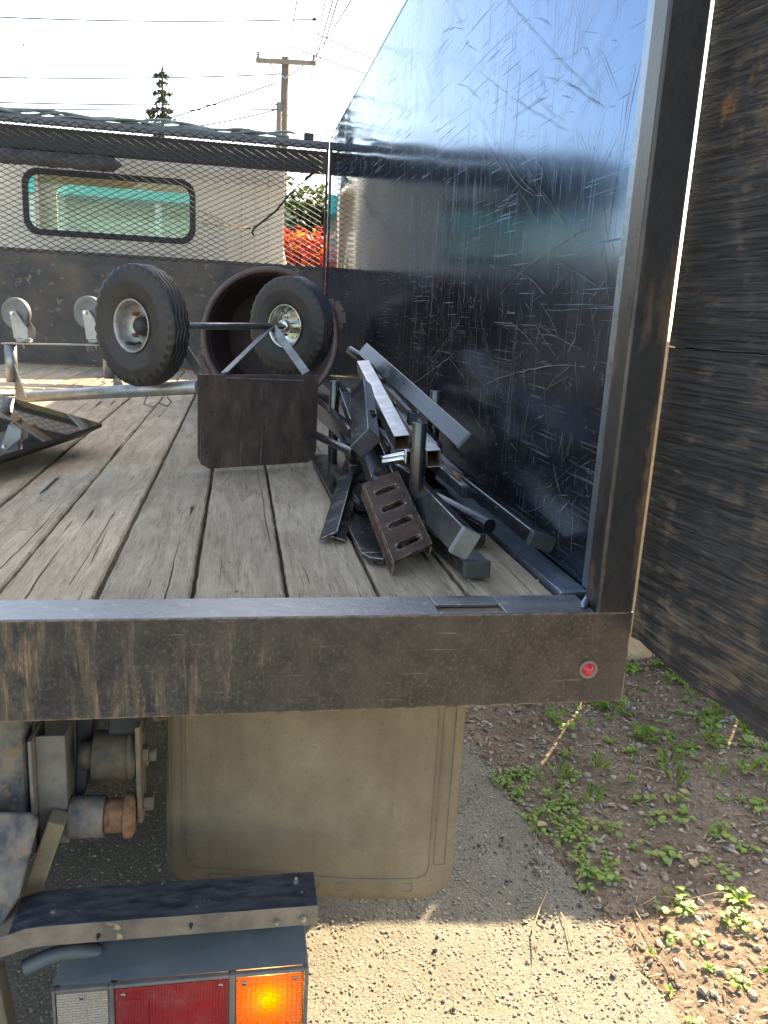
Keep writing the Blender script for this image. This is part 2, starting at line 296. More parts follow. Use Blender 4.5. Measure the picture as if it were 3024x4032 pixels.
n = NT('glass'); gl = n.n('ShaderNodeBsdfGlossy'); gl.inputs['Roughness'].default_value = .02; tr_ = n.n('ShaderNodeBsdfTransparent'); tr_.inputs[0].default_value = (.82, .9, .86, 1)
fr = n.n('ShaderNodeFresnel'); fr.inputs[0].default_value = 1.5; mx = n.n('ShaderNodeMixShader')
n.t.links.new(fr.outputs[0], mx.inputs[0]); n.t.links.new(tr_.outputs[0], mx.inputs[1]); n.t.links.new(gl.outputs[0], mx.inputs[2]); n.t.links.new(mx.outputs[0], n.out.inputs[0]); MAT['glass'] = n.m

# ---------------------------------------------------------------- mesh helpers
V = Vector
def ortho(d, up=(0, 0, 1)):
    d = V(d).normalized(); up = V(up)
    if abs(d.dot(up)) > .98*up.length: up = V((1, 0, 0))
    s = d.cross(up).normalized(); u = s.cross(d).normalized(); return d, s, u
class MB:
    def __init__(s): s.v = []; s.f = []; s.sm = []; s.mi = []
    def add(s, vs_, fs, sm=False, mi=0):
        k = len(s.v); s.v += [tuple(p) for p in vs_]; s.f += [tuple(i+k for i in f) for f in fs]; s.sm += [sm]*len(fs); s.mi += [mi]*len(fs); return s
    def box(s, x0, x1, y0, y1, z0, z1, mi=0):
        return s.add([(x, y, z) for z in (z0, z1) for y in (y0, y1) for x in (x0, x1)], [(0, 2, 3, 1), (4, 5, 7, 6), (0, 1, 5, 4), (2, 6, 7, 3), (0, 4, 6, 2), (1, 3, 7, 5)], mi=mi)
    def bar(s, p0, p1, w, h, up=(0, 0, 1), mi=0, w1=None, h1=None):
        p0, p1 = V(p0), V(p1); d, sd_, u = ortho(p1-p0, up); w1 = w if w1 is None else w1; h1 = h if h1 is None else h1; vv = []
        for p, ww, hh in ((p0, w, h), (p1, w1, h1)):
            for a, b in ((-1, -1), (1, -1), (1, 1), (-1, 1)): vv.append(p+sd_*a*ww/2+u*b*hh/2)
        return s.add(vv, [(0, 1, 2, 3), (7, 6, 5, 4), (0, 4, 5, 1), (1, 5, 6, 2), (2, 6, 7, 3), (3, 7, 4, 0)], mi=mi)
    def hollow(s, p0, p1, w, h, t, up=(0, 0, 1), mi=0, mi2=0, depth=.12):
        # rectangular tube, open at p1 to a depth, closed at p0
        p0, p1 = V(p0), V(p1); d, sd_, u = ortho(p1-p0, up)
        def ring(p, ww, hh): return [p+sd_*a*ww/2+u*b*hh/2 for a, b in ((-1, -1), (1, -1), (1, 1), (-1, 1))]
        vv = ring(p0, w, h)+ring(p1, w, h)+ring(p1, w-2*t, h-2*t)+ring(p1-d*depth, w-2*t, h-2*t)
        fs = [(0, 1, 2, 3)]
        s.add(vv, fs+[(i, i+4, (i+1) % 4+4, (i+1) % 4) for i in range(4)]+[(i+4, i+8, (i+1) % 4+8, (i+1) % 4+4) for i in range(4)], mi=mi)
        k = len(s.v)-16; q = [(k+i+8, k+i+12, k+(i+1) % 4+12, k+(i+1) % 4+8) for i in range(4)]+[(k+15, k+14, k+13, k+12)]
        s.f += q; s.sm += [False]*5; s.mi += [mi2]*5; return s
    def cyl(s, p0, p1, r0, r1=None, n=16, caps=True, mi=0, sm=True):
        p0, p1 = V(p0), V(p1); d, a, b = ortho(p1-p0); r1 = r0 if r1 is None else r1; vv = []
        for p, r in ((p0, r0), (p1, r1)):
            for i in range(n): t = 2*math.pi*i/n; vv.append(p+(a*math.cos(t)+b*math.sin(t))*r)
        s.add(vv, [(i, (i+1) % n, (i+1) % n+n, i+n) for i in range(n)], sm, mi)
        if caps:
            k = len(s.v)-2*n; s.f += [tuple(k+i for i in range(n))[::-1], tuple(k+n+i for i in range(n))]; s.sm += [False]*2; s.mi += [mi]*2
        return s
    def tube(s, pts, r, n=8, mi=0, caps=True):
        pts = [V(p) for p in pts]; m = len(pts); rs = r if isinstance(r, (list, tuple)) else [r]*m; vv = []
        pa = None
        for i, p in enumerate(pts):
            d = (pts[min(i+1, m-1)]-pts[max(i-1, 0)]).normalized()
            if pa is None: _, a, b = ortho(d)
            else: a = (pa-d*pa.dot(d)).normalized(); b = d.cross(a)
            pa = a
            for j in range(n): t = 2*math.pi*j/n; vv.append(p+(a*math.cos(t)+b*math.sin(t))*rs[i])
        s.add(vv, [(i*n+j, i*n+(j+1) % n, (i+1)*n+(j+1) % n, (i+1)*n+j) for i in range(m-1) for j in range(n)], True, mi)
        if caps:
            k = len(s.v)-m*n; s.f += [tuple(k+j for j in range(n))[::-1], tuple(k+(m-1)*n+j for j in range(n))]; s.sm += [False]*2; s.mi += [mi]*2
        return s
    def lathe(s, prof, org, axis, n=32, mi=0, sm=True, fn=None, up=(0, 0, 1)):
        # prof: (radius, along); fn(i_ring, angle, r, t) -> r, t
        org = V(org); d, a, b = ortho(axis, up); m = len(prof); vv = []
        for k, (r, t) in enumerate(prof):
            for i in range(n):
                th = 2*math.pi*i/n; rr, tt = fn(k, i, r, t) if fn else (r, t)
                vv.append(org+d*tt+(a*math.cos(th)+b*math.sin(th))*rr)
        return s.add(vv, [(k*n+i, (k+1)*n+i, (k+1)*n+(i+1) % n, k*n+(i+1) % n) for k in range(m-1) for i in range(n)], sm, mi)
    def prism(s, poly, org, ux, uy, dep, mi=0):
        org, ux, uy, dep = V(org), V(ux), V(uy), V(dep); m = len(poly)
        a = [org+ux*p[0]+uy*p[1] for p in poly]; b = [p+dep for p in a]
        return s.add(a+b, [tuple(range(m))[::-1], tuple(range(m, 2*m))]+[(i, (i+1) % m, (i+1) % m+m, i+m) for i in range(m)], mi=mi)
    def build(s, name, mats, parent=None, bev=0, seg=2, label=None, cat=None, group=None, kind=None, root=None):
        me = bpy.data.meshes.new(name); vv = np.array([tuple(p) for p in s.v], float)
        o = bpy.data.objects.new(name, me); off = V((0, 0, 0))
        if parent is None:
            off = V(((vv[:, 0].min()+vv[:, 0].max())/2, (vv[:, 1].min()+vv[:, 1].max())/2, vv[:, 2].min())); vv = vv-np.array(off); o.location = off
        me.from_pydata([tuple(p) for p in vv], [], s.f)
        me.polygons.foreach_set('use_smooth', s.sm); me.polygons.foreach_set('material_index', s.mi)
        for m in ([mats] if isinstance(mats, str) else mats): me.materials.append(MAT[m])
        me.update(); COL.objects.link(o)
        if parent is not None:
            o.parent = parent
            if parent.type == 'EMPTY' and parent.parent is None: o.location = -parent.location
            elif parent.parent is None: o.location = -parent.location
        if bev:
            b = o.modifiers.new('edge', 'BEVEL'); b.width = bev; b.segments = seg; b.limit_method = 'ANGLE'; b.angle_limit = R(40); b.harden_normals = False
        return tag(o, label, cat, group, kind)
def tag(o, label=None, cat=None, group=None, kind=None):
    if label: o['label'] = label
    if cat: o['category'] = cat
    if group: o['group'] = group
    if kind: o['kind'] = kind
    return o
def thing(name, loc, label, cat, group=None):
    o = bpy.data.objects.new(name, None); o.location = loc; o.empty_display_size = .1; COL.objects.link(o); return tag(o, label, cat, group)
def rrect(w, h, r, n=5, cx=0, cy=0):
    p = []
    for sx, sy, a0 in ((1, 1, 0), (-1, 1, 90), (-1, -1, 180), (1, -1, 270)):
        for i in range(n+1):
            a = R(a0+90*i/n); p.append((cx+sx*(w/2-r)+r*math.cos(a), cy+sy*(h/2-r)+r*math.sin(a)))
    return p
def ring_prism(mb, outer, inner, org, ux, uy, dep, mi=0):
    # outer/inner loops of equal length
    org, ux, uy, dep = V(org), V(ux), V(uy), V(dep); m = len(outer)
    L = [[org+ux*p[0]+uy*p[1] for p in loop] for loop in (outer, inner)]
    vv = L[0]+L[1]+[p+dep for p in L[0]]+[p+dep for p in L[1]]; fs = []
    for i in range(m):
        j = (i+1) % m; fs += [(i, j, j+m, i+m), (i+2*m, i+3*m, j+3*m, j+2*m), (i, i+2*m, j+2*m, j), (i+m, j+m, j+3*m, i+3*m)]
    mb.add(vv, fs, mi=mi)

# ================================================================ ground
GZ = -1.05
def edge_x(y): return 1.05-.118*y
def grid(xs, ys, zf):
    mb = MB(); nx, ny = len(xs), len(ys)
    vv = [(xs[i] if not callable(xs[i]) else xs[i](y), y, 0) for y in ys for i in range(nx)]
    vv = [(x, y, zf(x, y)) for x, y, _ in vv]
    mb.add(vv, [(j*nx+i, j*nx+i+1, (j+1)*nx+i+1, (j+1)*nx+i) for j in range(ny-1) for i in range(nx-1)], True); return mb
def nz(x, y, s, k=0): return mnoise.noise(V((x*s, y*s, k)))
g = MB(); g.add([(-600, -600, GZ-.06), (600, -600, GZ-.06), (600, 900, GZ-.06), (-600, 900, GZ-.06)], [(0, 1, 2, 3)]).build('ground', 'field', kind='structure')
xs = [-30, -12, -5, -2.5, -1.2]+[-.6+i*.035 for i in range(43)]; nfine = len(xs)
fracs = [(lambda y, f=f: -.6+(edge_x(y)+.02*nz(y, 3, 5)+.012*nz(y, 9, 12)+.6)*f) for f in [i/46 for i in range(47)]]
ys = [-25, -8, -3, -1.2]+[-.5+i*.035 for i in range(86)]+[3, 4.5, 7, 12, 25, 60]
grid([-30, -12, -5, -2.5, -1.2]+fracs, ys, lambda x, y: GZ+.004*nz(x, y, 11)+.003*nz(x, y, 27, 3)).build('driveway', 'asphalt', kind='structure')
def soil_z(x, y):
    d = x-edge_x(y); r = max(0, min(1, (d+.06)/.5)); return GZ-.012+.035*r+.02*r*nz(x, y, 3.5, 1)+.010*r*nz(x, y, 9, 2)+.006*nz(x, y, 22, 4)
grid([.62+i*.03 for i in range(62)]+[2.7, 3.2, 4, 6, 12, 30], [-20, -6, -2, -1]+[-.5+i*.03 for i in range(100)]+[2.7, 3.2, 4, 6, 10, 20, 60], soil_z).build('soil_bank', 'soil', kind='structure')

# fast island scatter
ICO_V = np.array([(-1, 1.618, 0), (1, 1.618, 0), (-1, -1.618, 0), (1, -1.618, 0), (0, -1, 1.618), (0, 1, 1.618), (0, -1, -1.618), (0, 1, -1.618), (1.618, 0, -1), (1.618, 0, 1), (-1.618, 0, -1), (-1.618, 0, 1)])/1.9
ICO_F = np.array([(0, 11, 5), (0, 5, 1), (0, 1, 7), (0, 7, 10), (0, 10, 11), (1, 5, 9), (5, 11, 4), (11, 10, 2), (10, 7, 6), (7, 1, 8), (3, 9, 4), (3, 4, 2), (3, 2, 6), (3, 6, 8), (3, 8, 9), (4, 9, 5), (2, 4, 11), (6, 2, 10), (8, 6, 7), (9, 8, 1)])
def rotmats(n):
    q = RNG.normal(size=(n, 4)); q /= np.linalg.norm(q, axis=1)[:, None]; w, x, y, z = q.T
    return np.stack([np.stack([1-2*(y*y+z*z), 2*(x*y-z*w), 2*(x*z+y*w)], -1), np.stack([2*(x*y+z*w), 1-2*(x*x+z*z), 2*(y*z-x*w)], -1), np.stack([2*(x*z-y*w), 2*(y*z+x*w), 1-2*(x*x+y*y)], -1)], 1)
def islands(name, mat, bv, bf, T, P, smooth=False, **kw):
    n = len(P); k = len(bv); VV = np.einsum('nij,kj->nki', T, bv)+P[:, None, :]
    F_ = (bf[None]+(np.arange(n)*k)[:, None, None]).reshape(-1, bf.shape[1])
    me = bpy.data.meshes.new(name); VV = VV.reshape(-1, 3); me.vertices.add(len(VV)); me.vertices.foreach_set('co', VV.ravel())
    m = bf.shape[1]; me.loops.add(F_.size); me.loops.foreach_set('vertex_index', F_.ravel().astype(np.int32)); me.polygons.add(len(F_))
    me.polygons.foreach_set('loop_start', np.arange(0, F_.size, m, dtype=np.int32)); me.polygons.foreach_set('loop_total', np.full(len(F_), m, dtype=np.int32))
    me.polygons.foreach_set('use_smooth', np.full(len(F_), smooth)); me.update(calc_edges=True); me.validate()
    me.materials.append(MAT[mat]); o = bpy.data.objects.new(name, me); COL.objects.link(o); return tag(o, **kw)
def pebbles(name, mat, pts, r0, r1, squash, zf, **kw):
    n = len(pts); r = r0+(r1-r0)*RNG.random(n)**4; T = rotmats(n)*r[:, None, None]*RNG.uniform(.45, 1.35, (n, 1, 3)); T[:, 2, :] *= squash
    z = np.array([zf(x, y) for x, y in pts])+r*squash*.35
    return islands(name, mat, ICO_V, ICO_F, T, np.column_stack([pts, z]), **kw)
def rand_pts(n, x0, x1, y0, y1, keep):
    p = np.column_stack([RNG.uniform(x0, x1, n), RNG.uniform(y0, y1, n)]); return p[[keep(x, y) for x, y in p]]
asph = lambda x, y: GZ+.002
pebbles('gravel', 'chips', rand_pts(30000, -.7, 1.06, -.2, 1.7, lambda x, y: x < edge_x(y)+.02), .0016, .006, .28, asph, label='fine tan stone chips over the worn driveway', cat='gravel', kind='stuff')
cl = []
for cx, cy, s_, k in ((.95, .62, .06, 60), (.78, .7, .05, 60), (.7, .9, .05, 50), (.85, .42, .12, 80), (.9, .3, .1, 45), (1.0, .15, .08, 30), (.6, .25, .2, 25), (.3, .2, .15, 12), (0, .5, .3, 60), (-.3, .6, .2, 50), (.8, 1.1, .08, 40)):
    k = int(k*.45); cl.append(np.column_stack([RNG.normal(cx, s_, k), RNG.normal(cy, s_*1.1, k)]))
pebbles('loose_pebbles', 'dark_pebble', np.vstack(cl), .003, .009, .8, asph, label='dark loose pebbles scattered on the driveway', cat='pebbles', kind='stuff')
pebbles('soil_stones', 'soil_stone', rand_pts(9000, .85, 2.6, -.25, 2.1, lambda x, y: x > edge_x(y)-.01), .0025, .015, .65, soil_z, label='small grey and brown stones in the soil', cat='stones', kind='stuff')
QV = np.array([(-1, -.3, 0), (0, -.35, .12), (1, -.1, 0), (.9, .25, .05), (0, .35, .16), (-.9, .25, 0)]); QF = np.array([(0, 1, 4, 5), (1, 2, 3, 4)])
def flakes(name, n_, reg, r0, r1, zf, keep, mat='litter', **kw):
    p = rand_pts(n_, *reg, keep); n = len(p); a = RNG.uniform(0, 6.28, n); r = r0+(r1-r0)*RNG.random(n)**2; t = RNG.normal(0, .25, n); asp = RNG.uniform(.3, 1, n)
    T = np.zeros((n, 3, 3)); T[:, 0, 0] = np.cos(a)*r; T[:, 0, 1] = -np.sin(a)*r*asp; T[:, 1, 0] = np.sin(a)*r; T[:, 1, 1] = np.cos(a)*r*asp; T[:, 2, 0] = t*r; T[:, 2, 2] = r
    return islands(name, mat, QV, QF, T, np.column_stack([p, [zf(x, y)+.006 for x, y in p]]), **kw)
flakes('leaf_litter', 5200, (.6, 2.6, -.2, 2.1), .003, .02, soil_z, lambda x, y: x > edge_x(y)-.06 or random.random() < .12, label='reddish brown bark flakes and leaf litter on the soil', cat='leaf litter', kind='stuff')
def twigs():
    mb = MB()
    for _ in range(170):
        x, y = random.uniform(.7, 2.3), random.uniform(-.1, 1.9); a = random.uniform(0, 6.28); L = random.uniform(.02, .09) if random.random() < .88 else random.uniform(.12, .3)
        z = max(soil_z(x, y), GZ)+.008; p = [(x+math.cos(a)*L*t+random.uniform(-.06, .06)*L, y+math.sin(a)*L*t+random.uniform(-.06, .06)*L, z+random.uniform(0, .012)) for t in (0, .35, .7, 1)]
        mb.tube(p, random.uniform(.0008, .0022), 4)
    return mb
twigs().build('dry_twigs', 'dry_stem', label='thin dry twigs lying across the soil', cat='twigs', kind='stuff')
def leafv(mb, p, d, L, W, droop=.2, mi=0):
    p = V(p); d = V(d).normalized(); sd_ = d.cross(V((0, 0, 1)));
    sd_ = sd_.normalized() if sd_.length > .01 else V((1, 0, 0)); up = sd_.cross(d)
    def q(t, w, h): return p+d*L*t+sd_*W*w+up*h*L-V((0, 0, droop*L*t*t))
    mb.add([q(0, 0, 0), q(.3, -.42, .06), q(.3, 0, 0), q(.3, .42, .06), q(.7, -.46, .06), q(.7, 0, .0), q(.7, .46, .06), q(1, 0, 0)], [(0, 2, 1), (0, 3, 2), (1, 2, 5, 4), (2, 3, 6, 5), (4, 5, 7), (5, 6, 7)], True, mi)
def weed(x, y, n, L, hgt, kind, label, group, into=None):
    z = soil_z(x, y); mb, st = into or (MB(), MB())
    if not into: t = thing('weed_plant', (x, y, z), label, 'weed', group)
    for i in range(n):
        a = random.uniform(0, 6.28); rr = random.uniform(0, 1)
        h = hgt*random.uniform(.4, 1.1)
        if kind == 0:      # round leaves on thin stalks
            q = V((x+math.cos(a)*rr*hgt*1.1, y+math.sin(a)*rr*hgt*1.1, z+h)); st.tube([(x, y, z), (q+V((x, y, z)))/2+V((0, 0, .006)), q], .0009, 4)
            leafv(mb, q, (math.cos(a), math.sin(a), .15), L*random.uniform(.6, 1.1), L*random.uniform(.75, 1.1), .35)
        elif kind == 1:    # long rosette leaves
            leafv(mb, (x, y, z+.003), (math.cos(a), math.sin(a), random.uniform(.35, 1.3)), L*random.uniform(.7, 1.4), L*.34, .35)
        else:              # grass
            q = (math.cos(a)*.5, math.sin(a)*.5, random.uniform(.8, 2)); leafv(mb, (x+.02*math.cos(a), y+.02*math.sin(a), z), q, L*random.uniform(.6, 1.3), .006, .5)
    if into: return
    mb.build('foliage', 'grass_blade' if kind == 2 else 'weed_leaf', t)
    if st.v: st.build('stalks', 'grass_blade', t)
random.seed(21); gc = (MB(), MB())
for i in range(34):
    y = random.uniform(.45, 1.1); x = edge_x(y)+abs(random.gauss(.09, .06))
    weed(x, y, random.randint(10, 18), .016, .028, 0, None, None, gc)
k_ = len(gc[0].v); gc[0].add(gc[1].v, gc[1].f, True); gc[0].build('ground_cover', 'weed_leaf', label='dense patch of low round-leaved weeds along the driveway edge', cat='ground cover', kind='stuff')
for i in range(78):
    x, y = random.uniform(1.2, 2.45), random.uniform(1.15, 1.95)
    weed(x, y, random.randint(6, 11), .036, .036, random.choice((1, 1, 0)), 'leafy green weed growing on the soil between fence and truck', 'leafy weeds near the fence')
for i in range(60):
    x, y = random.uniform(1.08, 2.0), random.uniform(.35, 1.2)
    weed(x, y, random.randint(4, 9), .026, .028, random.choice((0, 1)), 'small scattered weed on bare stony soil right of the truck', 'scattered weeds on the stony soil')
for i in range(40):
    x, y = random.uniform(1.15, 2.4), random.uniform(.9, 1.95)
    weed(x, y, random.randint(10, 22), .1, .08, 2, 'tuft of thin green grass blades on the soil', 'grass tufts on the soil')
for i in range(14):
    y = random.uniform(-.02, .3); x = edge_x(y)+random.uniform(.03, .42)
    weed(x, y, random.randint(6, 12), .022, .022, random.choice((0, 0, 1)), 'sunlit yellow-green weed beside the driveway edge', 'sunlit weeds beside the driveway')
weed(1.42, .36, 14, .05, .05, 1, 'large jagged-leaved weed at the edge of the shade, bottom right', None)
for (x, y, a, s_, lb) in ((.97, .78, .4, .04, 'curled tan dry leaf on the driveway edge beside the mud flap'), (1.36, .5, 1.2, .045, 'yellow-brown dry leaf lying among grey stones'), (1.55, .86, 2.2, .04, 'pale lobed dry leaf lying on the soil')):
    mb = MB(); z = max(soil_z(x, y), GZ)+.012
    leafv(mb, (x, y, z), (math.cos(a), math.sin(a), .2), s_, s_*.7, .2); mb.build('dry_leaf', 'dry_leaf', label=lb, cat='leaf')

# ================================================================ fence
fence = thing('wooden_fence', (3, 2.05, GZ), 'tan wooden board fence behind the weeds beside the truck', 'fence')
def fy(x): return 2.06-.07*(x-1.55)
for z, h_ in ((-.83, .44), (.14, .62)): MB().bar((1.30, fy(1.30)+.032, z), (5.2, fy(5.2)+.032, z), .02, h_).build('slit_blocker', 'fence_wood', fence, .004)  # unseen boards added behind the fence to cut the sun slits short
for x in (1.36, 4.0): MB().box(x-.045, x+.045, fy(x)+.07, fy(x)+.16, GZ-.1, .45).build('post', 'fence_wood', fence, .004)
x = 1.30; random.seed(5); nb = 0
while x < 5.2:
    nb += 1
    w = .138+random.uniform(-.002, .002); y = fy(x); z1 = .5+random.uniform(-.008, .008); t = random.uniform(-.004, .004)
    b = MB(); b.add([(x, y+t, GZ-.05), (x+w, y+t-.07*w, GZ-.05), (x+w, y+.018+t-.07*w, GZ-.05), (x, y+.018+t, GZ-.05), (x, y+t, z1), (x+w, y+t-.07*w, z1), (x+w, y+.018+t-.07*w, z1), (x, y+.018+t, z1)],
        [(0, 3, 2, 1), (4, 5, 6, 7), (0, 1, 5, 4), (1, 2, 6, 5), (2, 3, 7, 6), (3, 0, 4, 7)]); b.build('board', 'fence_wood', fence, .002)
    x += w+(.0212 if nb in (4, 9) else random.choice((.002, .003)))

# ================================================================ flatbed truck
truck = thing('flatbed_truck', (-.6, 3, GZ), 'black steel flatbed truck with plank deck, tall side wall and beige cab', 'truck')
WX, HY, TOPZ = .736, 5.907, 1.93
# deck frame and planks
m = MB()
for k in range(12): m.box(-1.95, .70, .35+k*.48, .41+k*.48, -.17, -.046)
m.box(.70, .78, .108, 5.98, -.19, -.002); m.box(-1.98, -1.92, .108, 5.98, -.19, -.002)
m.box(-.56, -.48, .16, 6.4, -.44, -.172); m.box(-1.06, -.98, .16, 6.4, -.44, -.172)
deck = m.build('deck_frame', 'dark_steel', truck, .004)
edges = [-.2647-.1840*k for k in range(9, 0, -1)]+[-.2647, -.0844, .1004, .2876, .472, .664]
random.seed(11)
def plank_mesh(w, seed):
    rnd = random.Random(seed); me = MB(); N = 58; L = HY-.004-.107; c = .004; vv = []; ys_ = [L*(i/N)**1.7 for i in range(N+1)]
    cks = [(rnd.uniform(.12, .44), rnd.uniform(.25, 1.3), rnd.uniform(.0016, .0032), rnd.uniform(0, .1)), (rnd.uniform(.56, .88), rnd.uniform(.2, 1.0), rnd.uniform(.0012, .0028), rnd.choice((0, rnd.uniform(.1, .8))))]
    cks = [(c_[0], c_[1]*rnd.choice((.0001, .25, .6, 1, 1.6)), c_[2], c_[3]) for c_ in cks]; ph = [rnd.uniform(0, 6) for _ in range(4)]
    for i, y in enumerate(ys_):
        a = -w/2+rnd.uniform(0, .0025); b = w/2-rnd.uniform(0, .0025); zt = rnd.uniform(-.001, .0006); row = [(a, y, -.042), (a, y, zt-c), (a+c*1.2, y, zt)]
        if i == 0: zt -= rnd.uniform(0, .003)
        for q, (fx, Lc, cw, y0) in enumerate(cks):
            x = -w/2+w*fx+.005*math.sin(y*2.3+ph[q])+.0022*math.sin(y*11+ph[q+2])+rnd.uniform(-.001, .001); t = (y-y0)/Lc; k = max(0, 1-t)**.6 if 0 <= t < 1 else 0
            if y0 > .05 and t < .2: k *= max(0, t/.2)
            row += [(x-cw*k-.0002, y, zt), (x, y, zt-.016*k), (x+cw*k+.0002, y, zt)]
        row += [(b-c*1.2, y, zt), (b, y, zt-c), (b, y, -.042)]; vv += row; K = len(row)
    fs = [(i*K+j, i*K+j+1, (i+1)*K+j+1, (i+1)*K+j) for i in range(N) for j in range(K-1)]+[tuple(range(K))[::-1], tuple(N*K+j for j in range(K))]
    fs = [f[::-1] for f in fs]; me.add(vv, fs); return me
for k in range(len(edges)-1):
    w = edges[k+1]-edges[k]-random.uniform(.005, .008); o = plank_mesh(w, 30+k).build('plank', 'deck_wood', deck); o.location = ((edges[k]+edges[k+1])/2, .107, -.003+random.uniform(-.003, .001))
MB().box(.667, .7318, .109, HY-.004, -.04, .006).build('floor_angle', 'strip_steel', truck, .003)
MB().box(-1.9, .66, .109, HY-.01, -.05, -.0445).build('deck_grit', 'dust_steel', truck)
# rear beam with stake pocket
m = MB()
m.box(-1.98, .78, 0, .004, -.194, 0); x0, x1, ya, yb = .385, .517, .018, .058
m.box(-1.98, x0, .004, .106, -.008, 0, 1); m.box(x1, .70, .004, .106, -.008, 0, 1); m.box(x0, x1, .004, ya, -.008, 0, 1); m.box(x0, x1, yb, .106, -.008, 0, 1)
m.box(-1.98, .78, .004, .07, -.194, -.188); m.box(.774, .78, .004, .106, -.188, 0)
m.box(x0-.004, x1+.004, ya-.006, yb+.006, -.03, -.0095, 2); m.box(-1.98, .70, .1, .106, -.188, -.008)
beam = m.build('rear_beam', ['beam_steel', 'beam_top', 'mud_edge'], truck, .003)
w = MB()
for i in range(9): w.lathe([(.0005, -.008), (.006, -.005), (.008, 0), (.006, .005), (.0005, .008)], (.705+.004*i-.02, .028+.006*i, .004+.001*(i % 3)), (.5, .8, .1), 8)
w.build('weld_bead', 'strip_steel', beam)
mk = MB(); mk.lathe([(.0135, -.001), (.0185, -.004), (.0195, -.001), (.0195, .0)], (.6975, -.0005, -.121), (0, 1, 0), 28); mk = mk.build('marker_lamp', 'marker_ring', truck)
MB().lathe([(0.0001, -.010), (.005, -.0095), (.009, -.007), (.011, -.002), (.0135, 0)], (.6975, -.001, -.121), (0, 1, 0), 24).build('lens', 'marker_red', mk)
# side wall
ny_, nz_ = 60, 26; mb = MB(); vv = []
for j in range(nz_+1):
    for i in range(ny_+1):
        y = .05+(HY-.05)*i/ny_; z = -.0015+(TOPZ+.0015)*j/nz_
        d = .0030*nz(y*.7, z*.9, 1.0, 3)+.0016*nz(y, z, 2.3, 8)
        k = min(1, i/4, (ny_-i)/4, j/3, (nz_-j)/3); vv.append((WX+d*k, y, z))
mb.add(vv, [(j*(ny_+1)+i, (j+1)*(ny_+1)+i, (j+1)*(ny_+1)+i+1, j*(ny_+1)+i+1) for j in range(nz_) for i in range(ny_)], True)
mb.box(WX+.004, WX+.007, .05, HY, -.0012, TOPZ+.002)
for k in range(6): mb.box(WX+.008, WX+.05, .3+k*1.08, .36+k*1.08, -.1, TOPZ-.01)
mb.box(WX-.002, WX+.05, .05, HY, TOPZ+.0025, TOPZ+.02)
wall = mb.build('side_wall', 'wall_steel', truck)
MB().box(WX-.007, WX-.001, .064, .142, .008, TOPZ).build('edge_strip', 'strip_steel', wall, .002)
# scratches: real paint scrapes a third of a millimetre proud
random.seed(3); sa, sb = MB(), MB()
def scrape(mb, y, z, a, L, wd, bend=0):
    N = max(3, int(L/.04)); pts = []
    for i in range(N+1):
        t = i/N; pts.append((y+math.cos(a+bend*t)*L*t+random.gauss(0, .0012), z+math.sin(a+bend*t)*L*t+random.gauss(0, .0012)))
    vv = []; X = WX-.0040
    for i, (py, pz) in enumerate(pts):
        ww = wd*random.uniform(.35, 1)*(.25 if i in (0, N) else 1); nx_, nzz = -math.sin(a), math.cos(a); vv += [(X, py-nx_*ww, pz-nzz*ww), (X, py+nx_*ww, pz+nzz*ww)]
    if min(p[0] for p in pts) < .15 or max(p[0] for p in pts) > HY-.05 or min(p[1] for p in pts) < .02 or max(p[1] for p in pts) > TOPZ-.01: return
    mb.add(vv, [(2*i, 2*i+1, 2*i+3, 2*i+2) for i in range(N)])
cents = [(.14+3.5*random.random()**1.5, random.uniform(.1, 1.8), random.uniform(.05, .35), random.choice((R(35), R(55), R(20), R(145), R(88), R(95)))) for _ in range(34)]
for _ in range(620):
    cy_, cz_, cs_, ca_ = random.choice(cents); y = abs(random.gauss(cy_, cs_*1.3)); z = random.gauss(cz_, cs_)
    a = ca_+random.gauss(0, .2) if random.random() < .6 else random.choice((R(35), R(55), R(20), R(145), R(88), R(95)))+random.gauss(0, .25); L = .02+.32*random.random()**3
    scrape(sa if random.random() < .93 else sb, y, z, a, L, random.uniform(.0004, .0011), random.gauss(0, .15))
for y, z, a, L, wd, b in ((.35, 1.02, R(28), 1.1, 0.00080, 0.048), (.5, .98, R(20), .9, 0.00060, 0.040), (.2, .78, R(170), .25, 0.00100, 0.200), (.28, .5, R(5), .3, 0.00080, 0.080), (.7, 1.3, R(40), .7, 0.00070, -0.080), (.18, .68, R(100), .4, .0016, 0), (.23, .72, R(96), .33, .0014, .1),
        (.9, .62, R(160), .6, 0.00070, 0.120), (1.4, .42, R(-14), .9, 0.00080, 0.000), (.4, .3, R(150), .5, .002, .1), (.3, .22, R(140), .35, .002, 0), (1.0, .35, R(165), .7, .0014, .1), (.6, .85, R(8), .5, .001, .3), (1.1, .9, R(60), .35, .0012, .2), (.3, .12, R(150), .3, .0022, 0)):
    scrape(sa if z > .6 else random.choice((sa, sb)), y, z, a, L, wd, b)
for _ in range(430):
    y = .14+1.9*random.random()**1.3; z = .02+.6*random.random()**1.3; scrape(random.choice((sa, sa, sa, sa, sa, sb)), y, z, random.choice((R(150), R(165), R(60), R(85)))+random.gauss(0, .3), .01+.12*random.random()**2.5, random.uniform(.0003, .0009))
for _ in range(16):      # bundles of parallel scrapes
    y, z, a = .3+1.9*random.random(), random.uniform(.08, 1.5), random.choice((R(150), R(160), R(35), R(30)))
    for k in range(random.randint(4, 9)): scrape(sa, y+random.gauss(0, .05), z+random.gauss(0, .018), a+random.gauss(0, .03), random.uniform(.12, .5), random.uniform(.0002, .0006))
sa.build('scratches', 'scratch', wall, kind='stuff'); sb.build('pale_scratches', 'scratch_pale', wall, kind='stuff')
